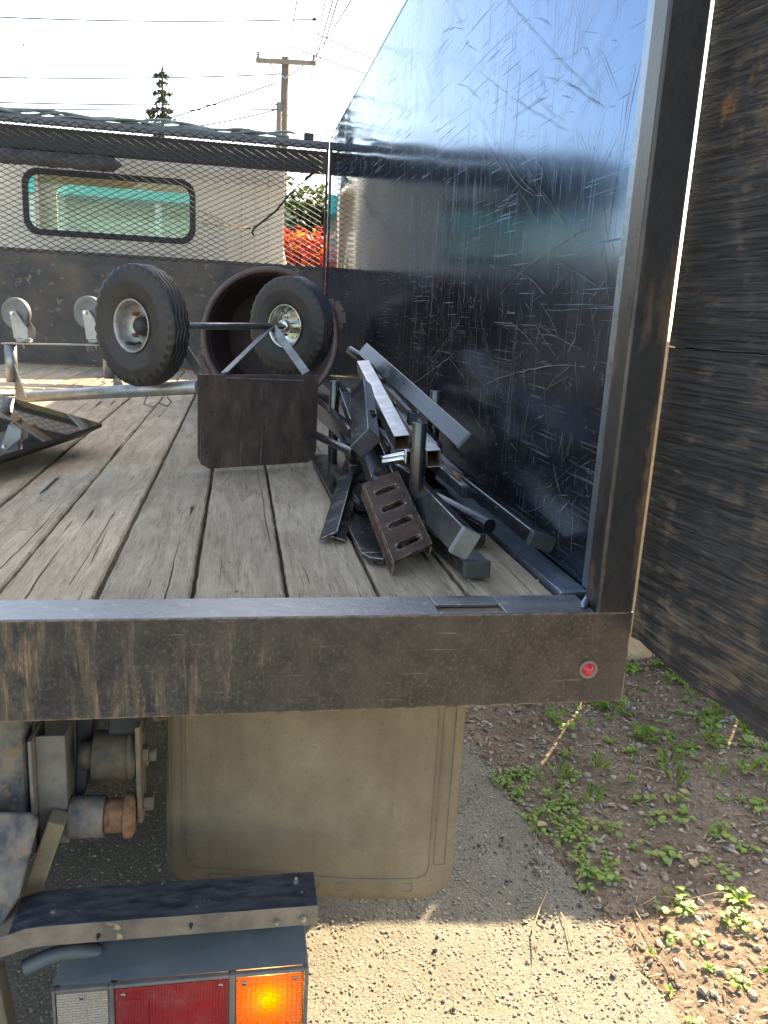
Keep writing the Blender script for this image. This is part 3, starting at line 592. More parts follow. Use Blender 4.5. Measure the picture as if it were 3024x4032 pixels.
# corner post
m = MB(); m.box(.702, .779, .0008, .062, -.006, TOPZ+.02)
m.build('corner_post', 'post_steel', truck, .006, 3)
# swung-back rear gate of two plywood panels
g0, g1 = V((.7798, -.0028, 0)), V((.955, -1.30, 0)); gd = (g1-g0).normalized(); gn = V((gd.y, -gd.x, 0))
gate = bpy.data.objects.new('rear_gate', None); COL.objects.link(gate); gate.parent = truck; gate.location = -truck.location
for z in (.12, .52, 1.6): MB().bar(g0-gn*.026+V((0, 0, z)), g1-gn*.026+V((0, 0, z)), .012, .06).build('strap', 'dark_steel', gate)
L = (g1-g0).length
def panel(z0, z1, seed, bow):
    rnd = random.Random(seed); mb = MB(); N = 46; vv = []
    for i in range(N+1):
        t = i/N; p = g0+gd*L*t; zl = z0+(rnd.uniform(-.0025, .0025)); 
        if bow: zl -= .0 if t < .02 else .02*min(1, (t-.02)/.12)+.0*t
        vv += [p+V((0, 0, zl)), p+V((0, 0, z1+rnd.uniform(-.0012, .0)))]
    for i in range(2): vv += []
    k = len(vv); off = -gn*.018; vv += [p+off for p in vv]
    fs = []
    for i in range(N):
        a = 2*i; fs += [(a, a+2, a+3, a+1), (k+a, k+a+1, k+a+3, k+a+2), (a, k+a, k+a+2, a+2), (a+1, a+3, k+a+3, k+a+1)]
    kk = len(vv); Z = 90; ed = []
    for j in range(Z+1):      # splintered leading edge
        z = (z0+z1)/2+(z1-z0-.004)*(j/Z-.5); ed += [g0+V((0, 0, z))+off*.5, g0-gd*rnd.choice((.0002, .0006, .0012, .002, .0032))+off*.5+V((0, 0, z))]
    vv += ed; fs += [(kk+2*j, kk+2*j+1, kk+2*j+3, kk+2*j+2) for j in range(Z)]
    fs += [(0, 1, k+1, k), (2*N, k+2*N, k+2*N+1, 2*N+1)]; mb.add(vv, fs); return mb
panel(-.05, .5195, 1, True).build('plywood_panel', 'gate_wood', gate); panel(.520, 1.92, 2, False).build('plywood_panel', 'gate_wood', gate)
# headboard
m = MB(); m.box(-1.98, WX-.002, HY, HY+.006, .0, .925); m.box(-1.98, WX-.002, HY-.03, HY-.0005, .0, .012, 1)
head = m.build('headboard', ['headboard_steel', 'rust'], truck)
MB().box(-1.98, WX-.002, HY-.004, HY+.05, 1.872, 1.930).build('top_rail', 'rail_steel', head, .004)
MB().box(-1.98, WX-.004, HY+.085, HY+.16, 1.69, 1.868).build('tarp_housing', 'dark_steel', head, .01)
MB().box(WX-.024, WX-.006, HY-.014, HY+.03, .0, 1.87).build('upright', 'dark_steel', head, .002)
m = MB(); wd, hg = .088, .043; z = .895; r_ = 0; tl = V((0, -.6, .8))
while z < 1.895:
    x = -1.95; i = 0; pts = []
    while x < WX-.03:
        zz = z+(hg/2 if (i+r_) % 2 else 0); pts.append(V((x, HY-.006, zz))); x += wd/2; i += 1
    for a, b in zip(pts, pts[1:]): m.bar(a, b, .0062, .0026, tl)
    z += hg/2; r_ += 1
m.build('mesh_screen', 'mesh_steel', head)
# cab
CY = 6.5
def cabpanel(mb, y, cx, w, z0, z1, win, dy=.04, mi=0):
    h = z1-z0; wx, ww, wz, wh, wr = win
    ring_prism(mb, rrect(w, h, .16, 5), rrect(ww, wh, wr, 5, wx-cx, wz-(z0+z1)/2), (cx, y, (z0+z1)/2), (1, 0, 0), (0, 0, 1), (0, dy, 0), mi)
m = MB(); cabpanel(m, CY, -.83, 2.46, -.45, 1.86, (-1.12, 1.40, 1.35, .49, .11)); cabpanel(m, CY+1.55, -.83, 2.46, -.45, 1.86, (-.83, 2.1, 1.30, .8, .12))
m.box(-2.06, -2.02, CY+.04, CY+1.55, -.3, .75); m.box(.36, .40, CY+.04, CY+1.55, -.3, .75); m.box(-2.0, .34, CY+.041, CY+1.549, 1.80, 1.858)
for yy in (CY+.06, CY+1.4):
    m.box(-2.06, -2.02, yy, yy+.12, .75, 1.8); m.box(.36, .40, yy, yy+.12, .75, 1.8)
m.box(-2.05, .39, CY+.05, CY+1.54, -.45, -.3); m.box(-1.95, .3, CY+1.2, CY+1.5, .3, .85, 1)
for x in (.02, .14, .26): m.box(x, x+.018, CY-.008, CY-.0005, .6, 1.75)
m.box(-1.7, -.3, CY-.006, CY-.0005, .98, 1.0)
cab = m.build('cab', ['cab_paint', 'dark_steel'], truck, .006)
m = MB(); ring_prism(m, rrect(1.46, .55, .13, 5), rrect(1.36, .45, .10, 5), (-1.12, CY-.012, 1.35), (1, 0, 0), (0, 0, 1), (0, .02, 0)); m.build('window_gasket', 'rubber_black', cab, .006)
m = MB(); m.prism(rrect(1.37, .46, .10, 5), (-1.12, CY+.012, 1.35), (1, 0, 0), (0, 0, 1), (0, .005, 0)); m.build('window_pane', 'glass', cab)
m = MB(); m.prism(rrect(2.1, .8, .12, 5), (-.83, CY+1.565, 1.30), (1, 0, 0), (0, 0, 1), (0, .005, 0)); m.build('windscreen', 'glass', cab)
for x in (-1.5, -.35): MB().box(x-.24, x+.24, CY+.25, CY+.4, .1, 1.08).build('seat_back', 'dark_steel', cab, .06, 4)
m = MB(); m.tube([(.40, 6.9, .9), (.44, 6.9, .98), (.34, 6.92, 1.4), (.23, 6.9, 1.84)], .014, 8); m.build('sunlit_edge', 'white_paint', cab)  # white tube painted in for the sunlit right edge of the cab
m = MB(); m.tube([(-1.81, 6.62, 1.85), (-1.806, 6.6, 2.3), (-1.802, 6.6, 2.60)], [.006, .004, .0025], 6); m.lathe([(.0001, .012), (.006, .006), (.006, -.006), (.0001, -.012)], (-1.802, 6.6, 2.6), (0, 0, 1), 8); m.build('antenna', 'wire', cab)
# mud flap
fl0, fl1 = V((-.155, .30, 0)), V((.512, .20, 0)); fd = (fl1-fl0).normalized(); fn_ = V((fd.y, -fd.x, 0)); FW = (fl1-fl0).length
def fp(u, z, o=0): # flap surface with a slight belly
    p = fl0+fd*u; b = (.02*math.sin(3.1*(u/FW))+.008*math.sin(7*u/FW+z*5))*(-(z+.2)/.6); return p+fn_*(o+b)+V((0, 0, z-(.006*(u/FW)+.004)*(-(z+.2)/.6)))
def flap_mesh():
    mb = MB(); N, Mz = 28, 24; vv = []; top, bot, r = -.20, -.785, .07
    for j in range(Mz+1):
        for i in range(N+1):
            s_ = i/N; t = j/Mz; u = s_*FW; z = top+(bot-top)*t
            if z < bot+r:
                q = r-math.sqrt(max(0, r*r-(bot+r-z)**2)); u = q+s_*(FW-2*q)
            vv.append(fp(u, z))
    k = len(vv); vv += [p-fn_*.009 for p in vv]; q = N+1
    fs = [(j*q+i, (j+1)*q+i, (j+1)*q+i+1, j*q+i+1) for j in range(Mz) for i in range(N)]+[(k+j*q+i, k+j*q+i+1, k+(j+1)*q+i+1, k+(j+1)*q+i) for j in range(Mz) for i in range(N)]
    for j in range(Mz): fs += [(j*q, k+j*q, k+(j+1)*q, (j+1)*q), (j*q+N, (j+1)*q+N, k+(j+1)*q+N, k+j*q+N)]
    fs += [(Mz*q+i, k+Mz*q+i, k+Mz*q+i+1, Mz*q+i+1) for i in range(N)]
    mb.add(vv, fs, True); return mb
# outward normal must face the camera
if fn_.y > 0: fn_ = -fn_
flap = flap_mesh().build('mud_flap', 'flap', truck)
b = MB()
def bead(path, r=.0015): b.tube([fp(u, z, .0008) for u, z in path], r, 6)
bead([(.047, -.215)]+[(.047, -.25-.02*i) for i in range(23)]+[(.055, -.72)]+[(.07+.04*i, -.732+.0*i) for i in range(14)]+[(.61, -.725)]+[(.617, -.70+.02*i) for i in range(24)])
for x0, x1, z0, z1 in ((.008, .037, -.68, -.262), (.628, .655, -.70, -.30), (.1, .36, -.765, -.745), (.40, .58, -.765, -.745), (.006, .035, -.245, -.2)):
    rp = rrect(x1-x0, z1-z0, .006, 3, (x0+x1)/2, (z0+z1)/2); bead(rp+[rp[0]], .0011)
b.build('moulded_border', 'flap', flap)
MB().box(-.2, .6, .22, .32, -.21, -.195).build('flap_hanger', 'dark_steel', truck)
# rear light bracket
m = MB(); prof = [(.052, -.586+.0), (-.05, -.586), (-.05, -.630), (-.046, -.630), (-.046, -.590), (.052, -.590)]
stations = [(-.50, -.034, .0), (-.45, -.026, 0), (-.41, -.013, 0), (-.38, -.003, 0), (-.35, 0, 0), (.164, 0, 0)]
vv = []
for x, dz, dy in stations: vv += [(x, y+dy, z+dz) for y, z in prof]
m.add(vv, [(6*i+j, 6*i+(j+1) % 6, 6*i+6+(j+1) % 6, 6*i+6+j) for i in range(len(stations)-1) for j in range(6)]+[tuple(range(6))[::-1], tuple(30+j for j in range(6))])
for i, f in enumerate(m.f):
    if i < 30 and i % 6 in (1, 2): m.mi[i] = 1
    if i < 12: m.mi[i] = 1
br = m.build('light_bracket', ['bracket_navy', 'bracket_face'], truck, .004)
for x, z, r_ in ((.135, -.610, .0075), (.083, -.612, .005), (-.25, -.613, .004), (-.08, -.606, .004), (.125, -.583, .006)):
    q = MB(); d_ = (0, -1, 0) if z < -.59 else (0, 0, 1); c_ = (x, -.05, z) if z < -.59 else (x, .02, -.586)
    q.cyl(c_, V(c_)+V(d_)*.007, r_, r_*.9, 6, sm=False); q.cyl(V(c_)+V(d_)*.006, V(c_)+V(d_)*.013, r_*.5, r_*.5, 8); q.build('bolt', 'screw' if r_ > .004 else 'dark_steel', br)
# tail light
m = MB()
m.add([(-.331, .03, -.70), (-.294, .055, -.70), (.10, .055, -.70), (.105, .04, -.70), (.147, .035, -.70), (.149, -.05, -.722), (-.337, -.05, -.719),
       (-.331, .03, -.95), (-.294, .055, -.95), (.10, .055, -.95), (.105, .04, -.95), (.147, .035, -.95), (.149, -.05, -.95), (-.337, -.05, -.95)],
      [(0, 6, 5, 4, 3, 2, 1)]+[(i, (i+1) % 7, (i+1) % 7+7, i+7) for i in (0, 1, 2, 3, 4, 6)])
m.box(-.28, .095, .03, .06, -.70, -.632)
ff = [(-.337, -.331), (-.234, -.2245), (-.007, .0045), (.1405, .149)]
for a, b_ in ff: m.box(a, b_, -.0625, -.0503, -.948, -.7215, 1)
for a, b_ in ((-.331, -.234), (-.2245, -.007), (.0045, .1405)): m.box(a, b_, -.0622, -.0503, -.729, -.7215, 1)
tl_ = m.build('tail_light', ['lamp_housing', 'lamp_frame'], truck, .0025, 3)
for (a, b_, mt, scs) in ((-.329, -.236, 'lens_clear', [(.5, .01)]), (-.2225, -.009, 'lens_red', [(.07, .013), (.93, .011)]), (.0065, .1385, 'lens_amber', [(.12, .012), (.88, .010)])):
    q = MB(); q.box(a, b_, -.0615, -.0585, -.948, -.7310)
    if mt == 'lens_red': q.box(a+.004, a+.062, -.0640, -.0620, -.947, -.757)
    q.build('lens', mt, tl_, .0012)
    q = MB(); q.box(a, b_, -.030, -.028, -.948, -.7310); q.build('reflector', 'window_trim', tl_)
    for f, dz in scs:
        x = a+(b_-a)*f; s_ = MB(); s_.lathe([(.0001, -.0015), (.003, -.0025), (.0045, -.0012), (.0048, .001)], (x, -.0625, -.731-dz), (0, 1, 0), 12); s_.box(x-.003, x+.003, -.0655, -.0648, -.7316-dz, -.7304-dz, 1); s_.build('screw', ['screw', 'dark_steel'], tl_)
q = MB(); q.lathe([(.0001, -.011), (.008, -.008), (.011, 0), (.008, .008), (.0001, .011)], (.070, -.037, -.785), (0, 0, 1), 12); q.build('bulb', 'bulb', tl_)
m = MB(); N = 60
m.tube([(-.40+.14*i/N, .0+.02*i/N, -.72+.02*math.sin(i/N*3)) for i in range(N)], [.017 if i % 2 else .014 for i in range(N)], 14)
m.build('cable_conduit', 'lamp_housing', truck)
# undercarriage at the left
m = MB(); m.prism([(-.58, -.20), (-.41, -.20), (-.412, -.50), (-.43, -.522), (-.46, -.53), (-.58, -.53)], (0, .14, 0), (1, 0, 0), (0, 0, 1), (0, .07, 0)); m.build('drawbar_plate', 'dust_blue', truck, .012, 3)
m = MB(); m.box(-.402, -.395, .12, .24, -.55, -.30); m.box(-.395, -.338, .15, .157, -.553, -.306); m.box(-.345, -.338, .157, .24, -.553, -.306); m.build('frame_channel', 'grey_paint', truck, .002)
m = MB(); m.add([(-.337, .30, -.18), (-.285, .30, -.18), (-.318, .22, -.49), (-.337, .22, -.49), (-.337, .42, -.18), (-.285, .42, -.18), (-.318, .34, -.49), (-.337, .34, -.49)], [(0, 1, 2, 3), (7, 6, 5, 4), (0, 4, 5, 1), (1, 5, 6, 2), (2, 6, 7, 3), (3, 7, 4, 0)]); m.build('frame_web', 'dark_steel', truck, .003)
m = MB(); m.cyl((-.338, .17, -.505), (-.268, .17, -.507), .043, .043, 28); m.cyl((-.268, .17, -.507), (-.226, .17, -.508), .035, .035, 24, mi=1); m.lathe([(.035, -.004), (.046, -.002), (.047, .008), (.044, .016), (.035, .02), (.0001, .02)], (-.226, .17, -.508), (1, 0, -.02), 26, mi=1); m.build('pivot_stub', ['dust_blue', 'rust'], truck, .002)
m = MB(); m.cyl((-.292, .21, -.385), (-.205, .21, -.388), .05, .05, 28); m.lathe([(.05, 0), (.054, .003), (.054, .009), (.05, .012)], (-.222, .21, -.387), (1, 0, 0), 28); m.cyl((-.32, .21, -.385), (-.292, .21, -.385), .03, .03, 16); m.build('spring_eye', 'dust_shaded', truck)
m = MB(); m.box(-.262, -.188, .19, .27, -.335, -.20); m.build('spring_hanger', 'dark_steel', truck, .01, 3)
m = MB(); m.prism([(.16, -.30), (.25, -.30), (.25, -.52), (.20, -.545), (.17, -.53), (.16, -.40)], (-.203, 0, 0), (0, 1, 0), (0, 0, 1), (.010, 0, 0)); m.cyl((-.193, .2, -.385), (-.180, .2, -.385), .022, .022, 6, sm=False); m.cyl((-.18, .2, -.385), (-.165, .2, -.385), .014, .014, 14); m.cyl((-.193, .2, -.498), (-.172, .2, -.498), .018, .018, 6, sm=False); m.build('shackle_plate', 'dust_steel', truck, .002)
m = MB(); m.prism([(-.325, -.40), (-.30, -.40), (-.21, -.47), (-.21, -.50), (-.265, -.51), (-.325, -.52)], (0, .30, 0), (1, 0, 0), (0, 0, 1), (0, .02, 0)); m.build('gusset', 'dust_steel', truck, .003)
m = MB(); m.tube([(-.195, .25, -.20), (-.193, .24, -.28), (-.17, .25, -.33), (-.15, .27, -.335)], .006, 8); m.build('brake_line', 'dust_steel', truck)
m = MB(); m.add([(-.60, .06, -.40), (-.385, .06, -.415), (-.37, .05, -.43), (-.40, .0, -.56), (-.44, -.02, -.62), (-.60, -.02, -.64), (-.60, .10, -.44), (-.38, .10, -.455), (-.42, .06, -.60), (-.60, .06, -.66)], [(0, 1, 2, 3, 4, 5), (6, 9, 8, 7), (0, 6, 7, 1), (1, 7, 2), (2, 7, 8, 3), (3, 8, 4), (4, 8, 9, 5), (0, 5, 9, 6)]); m.build('hitch_plate', 'dust_blue', truck, .008, 3)
m = MB(); m.bar((-.35, .12, -.47), (-.435, .12, -.72), .035, .05, (0, 1, 0)); m.bar((-.46, .0, -.72), (-.43, .0, -1.02), .04, .05, (0, 1, 0)); m.build('hitch_strut', 'flap', truck, .004)
# dual rear wheels behind the flap
def big_tyre(x, nm):
    t = MB(); prof = [(.22, -.09), (.26, -.11), (.34, -.118), (.385, -.10), (.40, -.085)]+[(.41 if k % 2 else .40, -.08+.02*k) for k in range(1, 8)]+[(.40, .085), (.385, .10), (.34, .118), (.26, .11), (.22, .09)]
    t.lathe(prof, (x, 1.05, GZ+.41), (1, 0, 0), 56); o = t.build(nm, 'tyre', truck)
    r = MB(); r.lathe([(.22, -.09), (.21, -.06), (.2, .02), (.1, .03), (.0001, .03)], (x, 1.05, GZ+.41), (1, 0, 0), 36); r.build('rim', 'rim_dull', o)
big_tyre(.05, 'rear_wheel'); big_tyre(.33, 'rear_wheel'); big_tyre(-1.55, 'rear_wheel'); big_tyre(-1.83, 'rear_wheel')
MB().box(-1.95, -1.1, .28, .29, -.8, -.2).build('mud_flap', 'flap', truck)
MB().box(-1.95, -1.35, 1.7, 3.2, -.75, -.2).build('left_blocker', 'dark_steel', truck, .02)  # unseen box added to darken the ground under the deck
MB().box(.1, .68, 2.0, 3.4, -.72, -.2).build('right_blocker', 'dark_steel', truck, .05)  # also unseen, put in to keep daylight from beneath the truck
m = MB(); m.cyl((-1.6, 1.05, GZ+.41), (.0, 1.05, GZ+.41), .06, .06, 18); m.lathe([(.06, -.18), (.16, -.1), (.19, 0), (.16, .1), (.06, .18)], (-.77, 1.05, GZ+.41), (1, 0, 0), 24); m.build('rear_axle', 'dark_steel', truck)

# ================================================================ hand truck, wheels up
ht = thing('hand_truck', (-.3, 1.8, 0), 'upturned steel hand truck with two black pneumatic tyres and a brown toe plate', 'hand truck')
W1, W2 = V((-.322, 1.47, .472)), V((.212, 2.03, .484)); AX = (W2-W1).normalized()
def tyre(c, name):
    prof = [(.080, -.032), (.090, -.042), (.115, -.050), (.140, -.053), (.146, -.0555), (.151, -.053), (.170, -.051), (.182, -.048), (.190, -.0455), (.198, -.041)]
    shoulder = {6, 7}
    gr = []
    for tc in (-.026, -.0087, .0087, .026): gr += [(.2025, tc-.0022), (.1955, tc-.0014), (.1955, tc+.0014), (.2025, tc+.0022)]
    prof += [(.2005, -.034)]+gr+[(.2005, .034)]+[(r, -t) for r, t in prof[::-1]]
    M_ = len(prof); NS = 108
    def fn(k, i, r, t):
        if 11 <= k < 11+16: t += .0032*(abs((i % 6)-3)-1.5)/1.5
        if k in (8, 9, M_-9, M_-10) and i % 3 == 0: r -= .011
        if k in (8, 9, M_-9, M_-10) and i % 3 != 0: r += .001
        return r, t
    prof = [(r*.985, t*.86) for r, t in prof]; mb = MB(); mb.lathe(prof, c, AX, NS, fn=fn)
    return mb
def wheel(c, zinc):
    w = MB()
    if not zinc:
        w.lathe([(.082, -.032), (.088, -.040), (.0855, -.043), (.081, -.039), (.077, -.028), (.075, -.005), (.068, .012), (.055, .018), (.042, .016), (.036, .012)], c, AX, 48)
        w.lathe([(.082, .032), (.088, .040), (.081, .039), (.077, .028), (.075, -.005)], c, AX, 48)
    else:
        w.lathe([(.082, -.032), (.088, -.040), (.0855, -.043), (.081, -.039), (.077, -.028), (.073, -.010), (.067, .004), (.055, .008), (.026, .008)], c, AX, 48)
        w.lathe([(.082, .032), (.088, .040), (.081, .039), (.077, .028), (.073, -.01)], c, AX, 48)
    o = w.build('wheel', 'rim_zinc' if zinc else 'rim_dull', ht); tyre(c, 'tyre').build('tyre', 'tyre', o)
    h = MB()
    if zinc:
        h.lathe([(.0001, -.058), (.014, -.058), (.019, -.056), (.026, -.055), (.027, -.05), (.027, .012)], c, AX, 28)
    else:
        h.lathe([(.0001, -.020), (.016, -.020), (.022, -.014), (.028, -.008), (.034, .018)], c, AX, 24)
    h.build('hub', 'rim_zinc' if zinc else 'dark_steel', o)
    d, a, b_ = ortho(AX)
    for k in range(4):
        t = R(40+90*k); p = c+(a*math.cos(t)+b_*math.sin(t))*.050+AX*(.006 if zinc else .012); q = MB(); q.cyl(p, p-AX*.012, .0085, .0085, 6, sm=False); q.cyl(p-AX*.012, p-AX*.02, .005, .005, 8); q.build('lug_nut', 'chrome' if zinc else 'rust', o)
    if not zinc:
        t = R(-70); p = c+(a*math.cos(R(250))+b_*math.sin(R(250)))*.06; q = MB(); q.tube([p+AX*.01, p-AX*.012-V((0, 0, .004)), p-AX*.03-V((.012, 0, .0))], [.006, .006, .0065], 10); q.build('valve', 'rubber_black', o)
wheel(W1, False); wheel(W2, True)
MB().cyl(W1+AX*.0, W2-AX*.03, .0125, None, 18).build('axle', 'bare_steel', ht)
# toe plate
u0, u1 = V((-.132, 1.382, 0)), V((.288, 1.572, 0)); pu = (u1-u0).normalized(); PW = (u1-u0).length
poly = [(0, .325), (0, .05), (.012, .02), (.04, .004), (PW-.035, .004), (PW-.010, .018), (PW, .05), (PW, .325)]
MB().prism(poly, u0, pu, (0, 0, 1), V((-pu.y, pu.x, 0))*.006).build('toe_plate', 'rust_plate', ht, .001)
for du, z in ((.03, .29), (.03, .06), (PW-.03, .30), (PW-.028, .06), (.05, .2), (PW-.03, .2), (.06, .03)):
    p = u0+pu*du+V((0, 0, z)); nn = V((pu.y, -pu.x, 0)); MB().cyl(p-nn*.0005, p+nn*.0012, .0042, None, 10).build('rivet_hole', 'dark_steel', ht)
pt = lambda u, z: u0+pu*u+V((-pu.y, pu.x, 0))*.012+V((0, 0, z))
hubp = W2-AX*.115; hub1 = W1+AX*.13
for a, b_ in ((hubp, pt(PW-.045, .33)), (hubp, pt(.10, .33)), (hub1, pt(.012, .33)), (pt(.1, .31), pt(PW-.06, .30))):
    MB().bar(a, b_, .006, .030, (1, -.6, .3)).build('brace', 'bare_steel', ht, .001)
T0, T1 = V((-.125, 1.405, .283)), V((-.93, 2.40, .117)); td = (T1-T0).normalized()
MB().cyl(T0, T1, .024, None, 24).build('frame_tube', 'galvanised', ht)
MB().tube([T1-td*.03, T1+td*.25+V((-.02, 0, -.01)), T1+td*.5+V((-.06, 0, -.03))], .021, 16).build('handle_tube', 'galvanised', ht)
MB().tube([T1+V((-.02, .10, .0)), T1+V((-.28, .24, -.02)), T1+V((-.5, .3, -.03))], .018, 14).build('cross_tube', 'galvanised', ht)
lug = T0+td*.42; MB().bar(lug+V((0, 0, .02)), lug+V((.03, .03, .055)), .008, .04, (0, 1, 0)).build('stop_lug', 'dark_steel', ht, .001)
q = T0+td*.28; MB().tube([q+V((-.02, -.02, -.02)), q+V((-.03, -.03, -.05)), q+V((-.0, -.03, -.06)), q+V((.02, -.03, -.045)), q+V((.05, -.03, -.055)), q+V((.065, -.03, -.04)), q+V((.05, -.02, -.022))], .0032, 8).build('spring_clip', 'bare_steel', ht)
MB().bar(q+V((.02, -.022, -.008)), q+V((.14, -.18, .018)), .004, .02).build('side_strap', 'bare_steel', ht)
# caster posts, bar and casters
P1t, P2t = V((-.962, 2.36, .345)), V((-.500, 1.98, .374))
for pt_, h in ((P1t, .16), (P2t, .125)):
    MB().cyl(pt_-V((0, 0, h)), pt_, .0245, None, 20).build('post', 'galvanised', ht)
    d_ = -td; b0 = pt_-V((0, 0, h*.5))
    MB().prism([(0, 0), (0, -h*.62-.06), (.10, -h*.62-.05)], b0+d_*.022, V((d_.x, d_.y, 0)).normalized(), (0, 0, 1), V((.004, .003, 0))).build('gusset', 'bare_steel', ht)
bd = (P2t-P1t).normalized(); MB().bar(P1t-bd*.03+V((0, 0, .004)), P2t+bd*.03+V((0, 0, .004)), .05, .006).build('caster_bar', 'galvanised', ht, .001)
def caster(p, ang):
    p = V(p); f = V((math.cos(ang), math.sin(ang), 0)); s_ = V((-f.y, f.x, 0)); c = p+V((0, 0, .118))-f*.032
    o = MB(); o.lathe([(.0001, 0), (.03, 0), (.034, .006), (.034, .012), (.026, .018), (.0001, .018)], p+V((0, 0, .001)), (0, 0, 1), 22)
    for k in (-1, 1):
        base = p+s_*.0235*k
        a = [base+f*.030+V((0, 0, .016)), base-f*.030+V((0, 0, .016)), c-f*.013+s_*.0235*k-(c-p).dot(s_)*s_+V((0, 0, .006)), c+f*.011+s_*.0235*k+V((0, 0, .010)), base+f*.034+V((0, 0, .055))]
        o.add(a+[v_+s_*.003*k for v_ in a], [(0, 1, 2, 3, 4), (9, 8, 7, 6, 5)]+[(i, (i+1) % 5, (i+1) % 5+5, i+5) for i in range(5)])
    o.add([p+s_*.0235-f*.03+V((0, 0, .017)), p-s_*.0235-f*.03+V((0, 0, .017)), p-s_*.0235+f*.034+V((0, 0, .017)), p+s_*.0235+f*.034+V((0, 0, .017))], [(0, 1, 2, 3)])
    root_ = o.build('caster', 'galvanised', ht, .0015)
    w = MB(); w.lathe([(.012, -.014), (.04, -.012), (.048, -.017), (.058, -.0165), (.063, -.011), (.064, 0), (.063, .011), (.058, .0165), (.048, .017), (.04, .012), (.012, .014)], c, s_, 40); w.build('caster_wheel', 'cap_grey', root_)
    b_ = MB(); b_.cyl(c-s_*.034, c+s_*.034, .0075, None, 12); b_.build('axle_bolt', 'chrome', root_)
    b_ = MB(); b_.cyl(p-V((0, 0, .026)), p, .006, None, 10); b_.cyl(p-V((0, 0, .016)), p-V((0, 0, .006)), .0115, None, 6, sm=False); b_.build('nut', 'bare_steel', root_)
caster(P1t+bd*.095+V((0, 0, .010)), R(-22)); caster(P2t-bd*.065+V((0, 0, .010)), R(-24))

# ================================================================ brown bin lying on its side
bc = V((.185, 3.55, .384)); bax = V((.10, 1, -.035)).normalized()
bn = thing('waste_bin', (.2, 4, 0), 'large brown plastic bin lying on its side behind the hand truck', 'bin')
m = MB(); m.lathe([(.372, .0), (.380, -.012), (.398, -.014), (.406, -.006), (.406, .03), (.396, .034), (.392, .05), (.345, .78), (.33, .80), (.0001, .80)], bc, bax, 56)
m.lathe([(.372, .0), (.376, .03), (.368, .10), (.362, .11), (.366, .12), (.335, .74), (.32, .76), (.0001, .76)], bc, bax, 56); m.build('body', 'bin_plastic', bn)
d, a_, b_ = ortho(bax)
for ang in (R(22), R(205)):
    h = MB(); pts = [bc+bax*.03+(a_*math.cos(ang+t)+b_*math.sin(ang+t))*r_ for t, r_ in ((-.17, .40), (-.15, .435), (0, .445), (.15, .435), (.17, .40))]
    for p, q in zip(pts, pts[1:]): h.bar(p, q, .05, .014, bax)
    h.build('handle', 'bin_plastic', bn, .003)

# ================================================================ glossy black panel at the left
pn = thing('black_panel', (-.85, 1.7, 0), 'shallow glossy black panel lying tilted on the deck at left', 'panel')
Tq, A_, B_ = V((-.50, 1.755, .100)), V((-.71, 1.06, .085)), V((-1.32, 2.25, .235)); D_ = A_+B_-Tq
nrm = (A_-Tq).cross(B_-Tq).normalized(); nrm = nrm if nrm.z > 0 else -nrm; cen = (Tq+D_)/2
m = MB(); top = [Tq, A_, D_, B_]; lip = [p-nrm*.013 for p in top]; inn = [cen+(p-cen)*.86-nrm*.062 for p in top]
m.add(top+lip+inn, [(0, 1, 5, 4), (1, 2, 6, 5), (2, 3, 7, 6), (3, 0, 4, 7), (4, 5, 9, 8), (5, 6, 10, 9), (6, 7, 11, 10), (7, 4, 8, 11), (8, 9, 10, 11)]); m.build('tray', 'panel_edge', pn)
m = MB(); tp = [cen+(p-cen)*1.0 for p in top]; m.add(tp, [(0, 1, 2, 3)]); m.build('glossy_face', 'gloss_panel', pn)

# ================================================================ steel offcuts by the wall
def sq(name, near, far, w, h, mat, label, cap=None, open_=False, up=(0, 0, 1), cat='steel tube', group='steel offcuts against the side wall'):
    near, far = V(near), V(far); t = thing(name, (near+far)/2*1.0-V((0, 0, min(near.z, far.z))), label, cat, group); d_ = (near-far).normalized()
    m = MB()
    if open_: m.hollow(far, near, w, h, .003, up, 0, 1, .2); m.build('tube', [mat, 'rust'], t, .001)
    else:
        m.bar(far, near, w, h, up); m.build('tube', mat, t, .003)
        if cap: q = MB(); q.bar(near-d_*.001, near+d_*.016, w+.003, h+.003, up); q.build('end_cap', cap, t, .003, 3)
    return t
def rd(name, a, b_, r, mat, label, cat='pipe'):
    m = MB(); m.cyl(a, b_, r, None, 28); return m.build(name, mat, None, .0012, label=label, cat=cat, group='steel offcuts against the side wall')
sq('box_tube', (.655, .845, .20), (.505, 1.90, .405), .038, .056, 'tube_grey', 'long grey box tube leaning up the wall on top of the scrap pile', 'cap_plastic', up=(.75, .1, 1))
rd('round_pipe', (.605, 1.72, .305), (.452, 1.97, .40), .019, 'tube_black', 'short black pipe lying across the top end of the pile')
sq('box_tube', (.472, .89, .19), (.475, 1.74, .352), .046, .046, 'tube_bright', 'bright bare steel square tube with rusty open end', open_=True, up=(-.12, 0, 1))
sq('box_tube', (.56, .85, .152), (.59, 1.95, .25), .042, .052, 'tube_bright', 'bare steel tube with torn open end below the long grey tube', open_=True, up=(-.1, 0, 1))
sq('box_tube', (.352, .815, .20), (.425, 1.42, .292), .046, .072, 'tube_grey', 'short dull grey box tube with capped end, beside the long channel', 'cap_plastic', up=(.85, 0, 1))
sq('flat_box_tube', (.362, 1.10, .165), (.305, 1.95, .18), .03, .075, 'tube_grey', 'grey box tube sticking out behind the brown toe plate', up=(-.25, 0, 1))
rd('round_pipe', (.452, .575, .03), (.450, .575, .292), .0185, 'tube_black', 'black pipe standing upright in the front of the pile')
rd('round_pipe', (.345, 1.53, .0), (.343, 1.53, .31), .0175, 'tube_black', 'thin black upright pipe just right of the toe plate')
